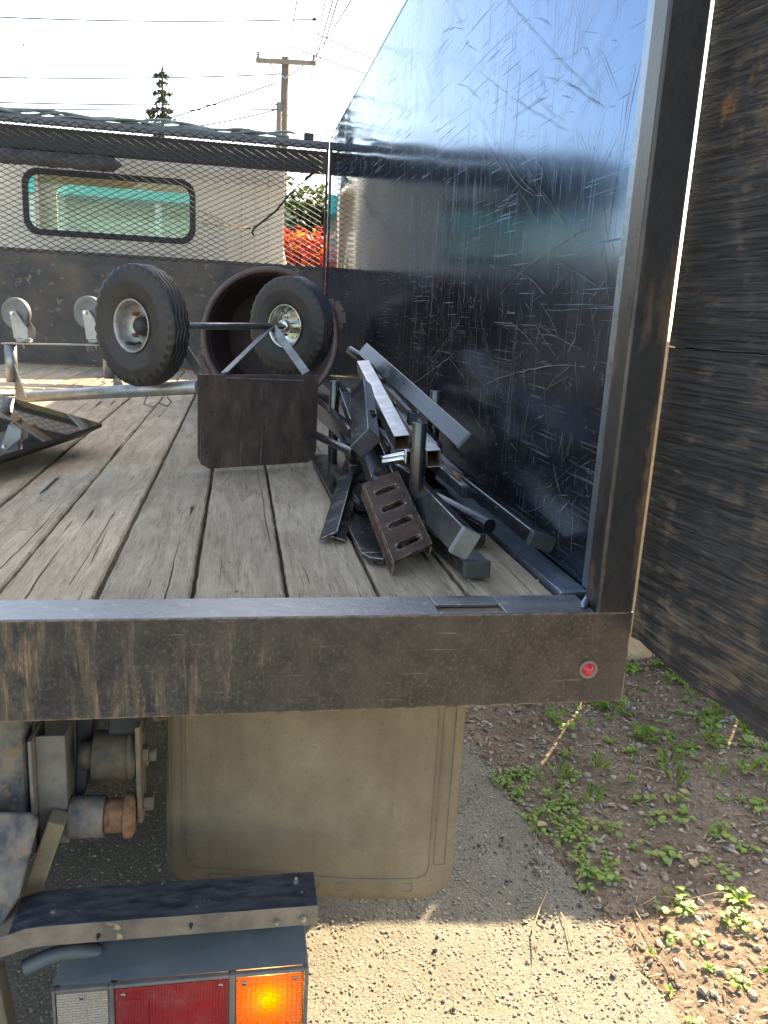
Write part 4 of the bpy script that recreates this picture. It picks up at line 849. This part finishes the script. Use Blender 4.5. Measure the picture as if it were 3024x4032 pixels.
rd('round_pipe', (.63, 1.17, .0), (.632, 1.17, .32), .0195, 'tube_black', 'black upright pipe standing behind the long grey tube')
# channel with slotted rusty plate
ch = thing('slotted_channel', (.39, 1.0, 0), 'long steel channel ending in a rusty brown slotted plate', 'steel channel', 'steel offcuts against the side wall')
c0, c1 = V((.372, .62, .112)), V((.395, 1.62, .262)); d_, s_, u_ = ortho(c1-c0, (.25, 0, 1))
m = MB(); m.bar(c0, c1, .072, .004, u_); m.bar(c0-s_*.036+u_*.010, c1-s_*.036+u_*.010, .004, .024, u_); m.bar(c0+s_*.036+u_*.010, c1+s_*.036+u_*.010, .004, .024, u_); m.build('channel', 'tube_grey', ch, .001)
m = MB(); m.cyl(c0+d_*.12+u_*.002, c0+d_*.12+u_*.012, .009, None, 6, sm=False); m.build('bolt', 'rust', ch)
q0, qr, ql = V((.335, .245, .022)), V((.106, .088, .018)), V((-.018, .36, .098)); ur, ul = qr.normalized(), ql.normalized(); PWd, PLn = qr.length, ql.length
def slot_plate():
    mb = MB(); n_ = ur.cross(ul).normalized(); n_ = n_ if n_.z > 0 else -n_; slots = [.045, .135, .215, .30]; hw, hl, t = .045, .013, .008
    yb = 0; xs0, xs1 = PWd/2-hw, PWd/2+hw; segs = []
    for s0 in slots: segs.append((yb, s0-hl, None)); segs.append((s0-hl, s0+hl, 1)); yb = s0+hl
    segs.append((yb, PLn, None))
    def bx(x0, x1, y0, y1):
        c = [q0+ur*x+ul*y for x, y in ((x0, y0), (x1, y0), (x1, y1), (x0, y1))]; mb.add(c+[p+n_*t for p in c], [(0, 3, 2, 1), (4, 5, 6, 7), (0, 1, 5, 4), (1, 2, 6, 5), (2, 3, 7, 6), (3, 0, 4, 7)])
    for y0, y1, sl in segs:
        if sl: bx(0, xs0, y0, y1); bx(xs1, PWd, y0, y1)
        else:
            bx(0, PWd, y0, y1)
    for k in slots:      # rounded slot ends
        for xe, sg in ((xs0, 1), (xs1, -1)):
            for sy in (-1, 1):
                pts = [(xe, k+sy*hl), (xe+sg*hl*.9, k+sy*hl), (xe+sg*hl*.35, k+sy*hl*.72), (xe, k+sy*hl*.15)]
                c = [q0+ur*x+ul*y+n_*.0005 for x, y in pts]; mb.add(c+[p+n_*(t-.001) for p in c], [(0, 1, 2, 3), (7, 6, 5, 4)]+[(i, (i+1) % 4, (i+1) % 4+4, i+4) for i in range(4)])
    for x in (0.002, PWd-.002): # turned-down sides
        c = q0+ur*x-n_*.014; mb.bar(c, c+ul*PLn, .004, .028, n_)
    return mb
slot_plate().build('slotted_plate', 'slot_plate', ch)
rd('thin_pipe', (.25, 1.31, .148), (.336, .93, .150), .0125, 'tube_black', 'thin glossy black pipe end poking out left beside the toe plate')
m = MB(); m.bar((.222, .50, .016), (.362, 1.15, .095), .006, .05, (.9, .1, .5)); m.bar((.246, .50, .008), (.386, 1.15, .087), .034, .005, (.3, .1, 1)); m.build('angle_bar', 'tube_black', None, .0012, label='short black angle bar slanting down to the planks, left of the pile', cat='steel bar', group='steel offcuts against the side wall')
m = MB(); d0, d1 = V((.325, .36, .010)), V((.315, 1.66, .012)); m.bar(d0, d1, .085, .012); m.prism([(-.0425, 0), (.0425, 0), (.03, -.035), (.0, -.05), (-.03, -.035)], d0-V((0, 0, .006)), (1, 0, 0), (0, 1, 0), (0, 0, .012)); m.build('flat_bar', 'tube_black', None, .002, label='long dark flat bar with rounded end flat on the planks under the pile', cat='steel bar', group='steel offcuts against the side wall')
sq('box_tube', (.487, .235, .077), (.452, .90, .118), .042, .062, 'tube_grey', 'grey box tube with pale worn end cap at the front of the pile', 'cap_grey', up=(.5, 0, 1))
sq('box_tube', (.512, .215, .024), (.47, .95, .022), .058, .036, 'tube_black', 'black box tube flat on the planks, lowest at the front', 'cap_plastic')
sq('box_tube', (.69, .305, .062), (.60, 1.30, .13), .062, .034, 'tube_black', 'black box tube lying along the foot of the wall with a capped end', 'cap_plastic', up=(.35, 0, 1))
rd('round_pipe', (.620, .47, .05), (.50, .80, .075), .0205, 'tube_black', 'black pipe lying low between the front tubes and the wall')
sq('box_tube', (.628, .71, .088), (.585, .98, .125), .046, .03, 'tube_bright', 'short bare steel tube with black cap above the wall-side tube', 'cap_plastic', up=(.1, 0, 1))
for p, s_, lb in (((.49, 1.22, .235), .026, 'small square steel offcut between the bright tubes, upper one'), ((.545, 1.12, .215), .028, 'small square steel socket resting beside the long grey tube'), ((.395, 1.03, .225), .026, 'small dark steel block leaning on the short grey box tube')):
    p = V(p); m = MB(); m.hollow(p, p+V((.006, -.01, s_*1.5)), s_, s_, .003, (0, 1, 0), 0, 0, .03); m.build('steel_socket', 'tube_grey', None, .001, label=lb, cat='offcut')
m = MB(); a = V((.385, .70, .165)); b_ = V((.435, .66, .185)); m.cyl(a, b_, .010, None, 16); m.cyl(a+V((0, 0, .012)), b_+V((.0, 0, .012)), .007, None, 14); m.box(b_.x-.002, b_.x+.012, b_.y-.016, b_.y+.016, b_.z-.012, b_.z+.022); m.build('chrome_latch', 'chrome', None, .002, label='small shiny chrome latch on top of the slotted plate channel', cat='latch')
m = MB(); m.tube([(.385, .76, .17), (.43, .70, .155), (.47, .63, .14)], .006, 8); m.build('steel_rod', 'tube_grey', None, label='thin steel rod under the chrome latch', cat='rod')
m = MB(); m.tube([(.588, .86, .14), (.602, .80, .128), (.612, .75, .116)], [.004, .005, .009], 8); m.build('rusty_stud', 'rust', None, label='rusty broken stud on the short capped tube', cat='stud')

more = [((.44, 1.50, .20), (.50, 1.05, .20), .03, .03, 'tube_black', 'short black square bar wedged under the bright tubes'), ((.40, 1.62, .10), (.37, .95, .06), .05, .012, 'tube_grey', 'dull flat steel strip under the channel'), ((.56, 1.6, .06), (.58, .85, .04), .06, .04, 'tube_black', 'black box tube at the bottom of the pile by the wall'), ((.32, 1.2, .05), (.345, .72, .04), .04, .03, 'tube_black', 'black bar half hidden under the angle bar'),
        ((.53, 1.35, .12), (.50, .78, .09), .045, .04, 'tube_grey', 'grey tube half hidden below the two open-ended tubes'), ((.66, 1.55, .10), (.67, 1.0, .07), .03, .05, 'tube_black', 'black bar pressed against the wall behind the pile'), ((.43, .95, .14), (.475, .70, .10), .022, .006, 'tube_grey', 'small bent steel tab near the chrome latch'),
        ((.55, 1.85, .30), (.60, .95, .165), .02, .03, 'tube_black', 'thin black bar just under the long grey tube'), ((.42, 1.75, .25), (.44, .92, .16), .012, .035, 'tube_grey', 'thin flat bar on edge left of the bright tube'), ((.36, 1.7, .2), (.335, .9, .11), .025, .02, 'tube_black', 'thin black bar sloping beside the channel'), ((.585, 1.2, .16), (.655, .62, .075), .025, .025, 'tube_grey', 'thin grey square bar sloping down towards the wall foot'), ((.40, .85, .03), (.41, .40, .012), .05, .016, 'tube_black', 'short black plate under the slotted plate'), ((.56, .9, .03), (.585, .45, .022), .045, .03, 'tube_black', 'short black bar flat on the planks between the front tubes')]
for a, b_, w_, h_, mt, lb in more:
    MB().bar(a, b_, w_, h_).build('steel_offcut', mt, None, .002, label=lb, cat='offcut', group='steel offcuts against the side wall')
dp = np.vstack([np.column_stack([RNG.normal(e, .006, 34), RNG.uniform(.12, 2.6, 34)]) for e in edges[5:]]+[np.column_stack([RNG.uniform(-.8, .66, 260), RNG.uniform(.12, 2.6, 260)])])
pebbles('deck_debris', 'soil_stone', dp, .0012, .0042, .6, lambda x, y: -.004, label='tiny stones and crumbs scattered on the deck planks', cat='debris', kind='stuff')

# ================================================================ things on the headboard
m = MB(); random.seed(9)
for k in range(4):
    pts = []; x = -1.95
    while x < (.45, .2, -.2, .5)[k]:
        pts.append((x, HY+.015+.012*k+.01*math.sin(x*7+k), 1.941+.014*math.sin(x*5.1+k*1.7)+.010*math.sin(x*13+k)+.008*k)); x += .05
    m.tube(pts, .011, 8)
m.build('hose_coil', 'hose', None, label='pale clear hoses bundled along the top of the headboard', cat='hose')
MB().box(.522, .604, HY-.002, HY+.05, 1.931, 1.985).build('rubber_block', 'rubber_black', None, .006, label='small black block on the right end of the headboard rail', cat='block')
m = MB(); vv = []; N, K = 60, 14
for i in range(N+1):
    x = -1.95+1.0*i/N
    for j in range(K):
        a = 2*math.pi*j/K; r = .058+.012*nz(x*9, a*2, 1, 2)+.008*nz(x*25, a*4, 1, 5); r *= 1 if i < N-4 else (N-i)/5+.1; vv.append((x, HY+.09+r*math.cos(a), 1.628+r*math.sin(a)))
m.add(vv, [(i*K+j, i*K+(j+1) % K, (i+1)*K+(j+1) % K, (i+1)*K+j) for i in range(N) for j in range(K)], True); m.build('rolled_tarp', 'tarp', None, label='crumpled dark rolled tarp behind the mesh above the cab window', cat='tarp')
m = MB(); m.tube([(.571, 5.885, 1.641), (.42, 5.885, 1.50), (.3, 5.885, 1.35), (.121, 5.885, 1.20), (.105, 5.882, 1.165), (.12, 5.88, 1.14)], .009, 8); m.cyl((.54, 5.885, 1.615), (.6, 5.885, 1.67), .013, None, 10); m.build('bungee_strap', 'rubber_black', None, label='black rubber strap hooked diagonally on the mesh', cat='strap')
m = MB(); m.tube([(.10, 5.885, 1.20), (-.08, 5.885, 1.215), (-.2, 5.885, 1.27), (-.34, 5.885, 1.315)], .006, 6); m.tube([(.10, 5.885, 1.195), (-.15, 5.885, 1.20), (-.33, 5.885, 1.215)], .006, 6); m.build('rope', 'dry_stem', None, label='tan rope stretched across the mesh beside the cab window', cat='rope')

# ================================================================ far background
up_ = thing('utility_pole', (1.2, 23.6, GZ), 'weathered wooden utility pole with one crossarm', 'utility pole')
MB().cyl((1.17, 23.6, GZ-.3), (1.22, 23.6, 7.32), .15, .115, 16).build('post', 'pole_wood', up_)
MB().cyl((1.05, 23.55, GZ-.3), (1.07, 23.55, 6.15), .10, .085, 12).build('stub_post', 'pole_wood', up_)
MB().bar((.40, 23.46, 7.13), (2.05, 23.46, 7.215), .09, .12).build('crossarm', 'pole_wood', up_, .008)
for s_ in (-1, 1): MB().bar((1.21+.5*s_, 23.43, 7.13), (1.2, 23.43, 6.75), .02, .035).build('brace', 'galvanised', up_)
for x, z in ((.46, 7.25), (1.98, 7.3)): MB().lathe([(.02, -.06), (.04, -.03), (.02, 0), (.045, .03), (.02, .06), (.04, .09), (.0001, .12)], (x, 23.46, z), (0, 0, 1), 12).build('insulator', 'dark_steel', up_)
wl = [((-13, 23.5, 7.3), (1.973, 23.5, 8.318), .25, 'upper power line crossing the whole sky to the left of the pole'), ((-13, 23.5, 5.75), (1.117, 23.5, 6.865), .2, 'power line meeting the pole just under its crossarm'), ((-13, 23.5, 5.15), (1.1, 23.5, 6.088), .12, 'upper of two low cables left of the pole'), ((-13, 23.5, 5.0), (1.1, 23.5, 5.965), .12, 'lower of two low cables left of the pole'),
      ((-3.005, 23.5, 5.1), (.982, 23.5, 6.64), .05, 'service cable sloping down left from the pole behind the conifer'), ((-1.6, 23.5, 5.25), (1.031, 23.5, 5.965), .05, 'short cable sloping down left low on the pole'),
      ((2.0, 23.5, 7.991), (5.5, 23.5, 7.1), .08, 'upper cable running right from the pole towards the wall'), ((1.38, 23.5, 7.571), (5.5, 23.5, 6.8), .08, 'lower cable running right from the pole towards the wall'),
      ((.75, 10, 4.75), (1.248, 23.5, 7.273), .02, 'cable coming overhead to the pole top'), ((1.15, 10, 4.95), (1.95, 23.5, 7.25), .02, 'cable coming overhead to the right end of the crossarm'), ((1.18, 9, 4.55), (2.553, 40, 8.86), .03, 'long overhead cable passing right of the pole, left one'), ((1.25, 9, 4.6), (2.6, 40, 8.5), .03, 'long overhead cable passing right of the pole, right one'), ((1.5, 10, 4.6), (1.914, 23.5, 7.242), .02, 'steep overhead cable nearest the wall')]
for a, b_, sag, lb in wl:
    a, b_ = V(a), V(b_); pts = [a.lerp(b_, t/14)-V((0, 0, sag*4*(t/14)*(1-t/14))) for t in range(15)]; rr = .017 if a.y > 20 else .015
    MB().tube(pts, [rr*(1 if p.y > 20 else .8) for p in pts], 5).build('power_line', 'wire', None, label=lb, cat='cable')
for p in ((1.973, 23.5, 8.318),):
    MB().lathe([(.0001, -.07), (.045, -.03), (.045, .03), (.0001, .07)], p, (1, 0, .2), 8).build('line_spacer', 'wire', None, label={8.318: 'small dark insulator at the end of the upper power line', 6.1: 'small connector on the overhead cable', 7.9: 'small connector above the crossarm'}[p[2]], cat='insulator')
# leaf-cloud trees
def cards(mb, pts, size, flat=.5, droop=0):
    for p in pts:
        p = V(p); a = random.uniform(0, 6.28); b = random.uniform(-1, 1)*flat; d = V((math.cos(a)*math.cos(b), math.sin(a)*math.cos(b), math.sin(b)-droop)); leafv(mb, p-d*size*.5, d, size*random.uniform(.6, 1.3), size*random.uniform(.35, .7), .15)
def conifer(x, y, h, rmax, label):
    t = thing('conifer_tree', (x, y, GZ), label, 'tree'); MB().cyl((x, y, GZ), (x, y, GZ+h), .25, .03, 10).build('trunk', 'bark', t); mb = MB(); br_ = MB(); random.seed(4); z = .4
    while z < h-.1:
        f = 1-z/h; r = rmax*(f**.75)*random.uniform(.55, 1.15)+.12
        for k in range(random.randint(3, 5)):
            a = random.uniform(0, 6.28); L = r*random.uniform(.45, 1.35); e = V((x+math.cos(a)*L, y+math.sin(a)*L, GZ+z-L*.4)); s_ = V((x, y, GZ+z)); br_.tube([s_, s_.lerp(e, .5)+V((0, 0, .05*L)), e], [.04, .025, .01], 5)
            m_ = max(12, int(L*70)) if z > h-5 else 14; cards(mb, [s_.lerp(e, random.uniform(.2, 1.05))+V((random.gauss(0, .05), random.gauss(0, .05), random.gauss(-.05, .05))) for _ in range(m_)], .21 if z > h-5 else .3, .5, .6)
        z += random.uniform(.3, .5)
    cards(mb, [(x+random.gauss(0, .04), y, GZ+h-random.uniform(0, .9)) for _ in range(40)], .14, .8); mb.build('crown', 'conifer', t); br_.build('limbs', 'bark', t)
conifer(-3.78, 43.6, 12.95, 2.5, 'lone thin dark conifer rising above the headboard')
def broad(x, y, z0, cz, rx, rz, n_, size, mat, label, nm='tree', cat='tree', seed=1):
    random.seed(seed); t = thing(nm, (x, y, GZ), label, cat); tr = MB(); tr.cyl((x, y, GZ-.1), (x, y, cz), .05*rx+.04, .03*rx+.01, 10)
    mb = MB(); cl_ = [V((random.gauss(0, .45), random.gauss(0, .45), random.gauss(0, .45))) for _ in range(26)]
    for c in cl_:
        c = V((x+c.x*rx, y+c.y*rx, cz+c.z*rz)); tr.tube([(x, y, cz-.5*rz), (V((x, y, cz))+c)/2, c], [.02*rx, .014*rx, .006*rx], 5)
        cards(mb, [c+V((random.gauss(0, .24)*rx, random.gauss(0, .24)*rx, random.gauss(0, .2)*rz)) for _ in range(n_//26)], size, 1)
    mb.build('crown', mat, t); tr.build('trunk', 'bark', t)
broad(.80, 9.5, 0, 1.12, .42, .58, 6500, .10, 'tree_red', 'bright red and orange leaved shrub seen through the mesh', 'red_shrub', 'shrub', 2)
broad(2.1, 20, 0, 2.2, 1.9, 1.2, 6500, .26, 'tree_green', 'dark green tree seen through the mesh right of the cab', 'broadleaf_tree', 'tree', 3)
for i, (x, y, s_) in enumerate(((-7.5, 4.5, 2.4), (-9.5, 8, 2.6), (-12, 1, 3.0))):
    broad(x, y, 0, GZ+2.2+s_*.4, s_*.9, s_*.75, 2400, .3, 'tree_green', ('rounded green tree left of the truck, nearest the deck', 'green tree left of the truck, nearest the house', 'green tree farthest left and rear of the truck')[i], 'garden_tree', 'tree', 20+i)
def house(x0, x1, y0, y1, h, rh, label, wins):
    t = thing('house', ((x0+x1)/2, (y0+y1)/2, GZ), label, 'house'); MB().box(x0, x1, y0, y1, GZ, GZ+h).build('wall', 'house_wall', t)
    m = MB(); ym = (y0+y1)/2; z = GZ+h; m.add([(x0-.4, y0-.4, z), (x1+.4, y0-.4, z), (x1+.4, y1+.4, z), (x0-.4, y1+.4, z), (x0-.4, ym, z+rh), (x1+.4, ym, z+rh)], [(0, 1, 5, 4), (2, 3, 4, 5), (1, 2, 5), (3, 0, 4), (0, 3, 2, 1)]); m.build('roof', 'house_roof', t)
    for yy in wins:
        o = MB(); o.box(x1+.003, x1+.05, yy-.6, yy+.6, GZ+1.0, GZ+2.1); o = o.build('window', 'window_trim', t); MB().box(x1+.052, x1+.058, yy-.52, yy+.52, GZ+1.08, GZ+2.02).build('pane', 'house_glass', o)
house(-18, -9.5, 11, 27, 2.7, 1.0, 'tan single-storey house far left beyond the cab', (14, 18, 22))
sh = thing('shop_building', (-4, 24, GZ), 'low building with bright teal fascia seen through the cab window', 'building')
MB().box(-7.5, 4.0, 22, 30, GZ, 2.35).build('wall', 'white_paint', sh); MB().box(-7.5, -.3, 20.6, 21.95, 2.98, 3.45).build('fascia', 'teal', sh, .02)
MB().box(-7.5, 4.0, 21.96, 30, 2.36, 3.4).build('roof_parapet', 'white_paint', sh)
for x in (-7.3, -5, -2, -.5): MB().box(x-.08, x+.08, 20.8, 20.96, GZ, 2.979).build('canopy_post', 'white_paint', sh)
for x in (-6, -4, -1):
    o = MB(); o.box(x-.9, x+.9, 21.93, 21.985, .2, 1.9); o = o.build('window', 'window_trim', sh); MB().box(x-.82, x+.82, 21.915, 21.925, .28, 1.82).build('pane', 'house_glass', o)
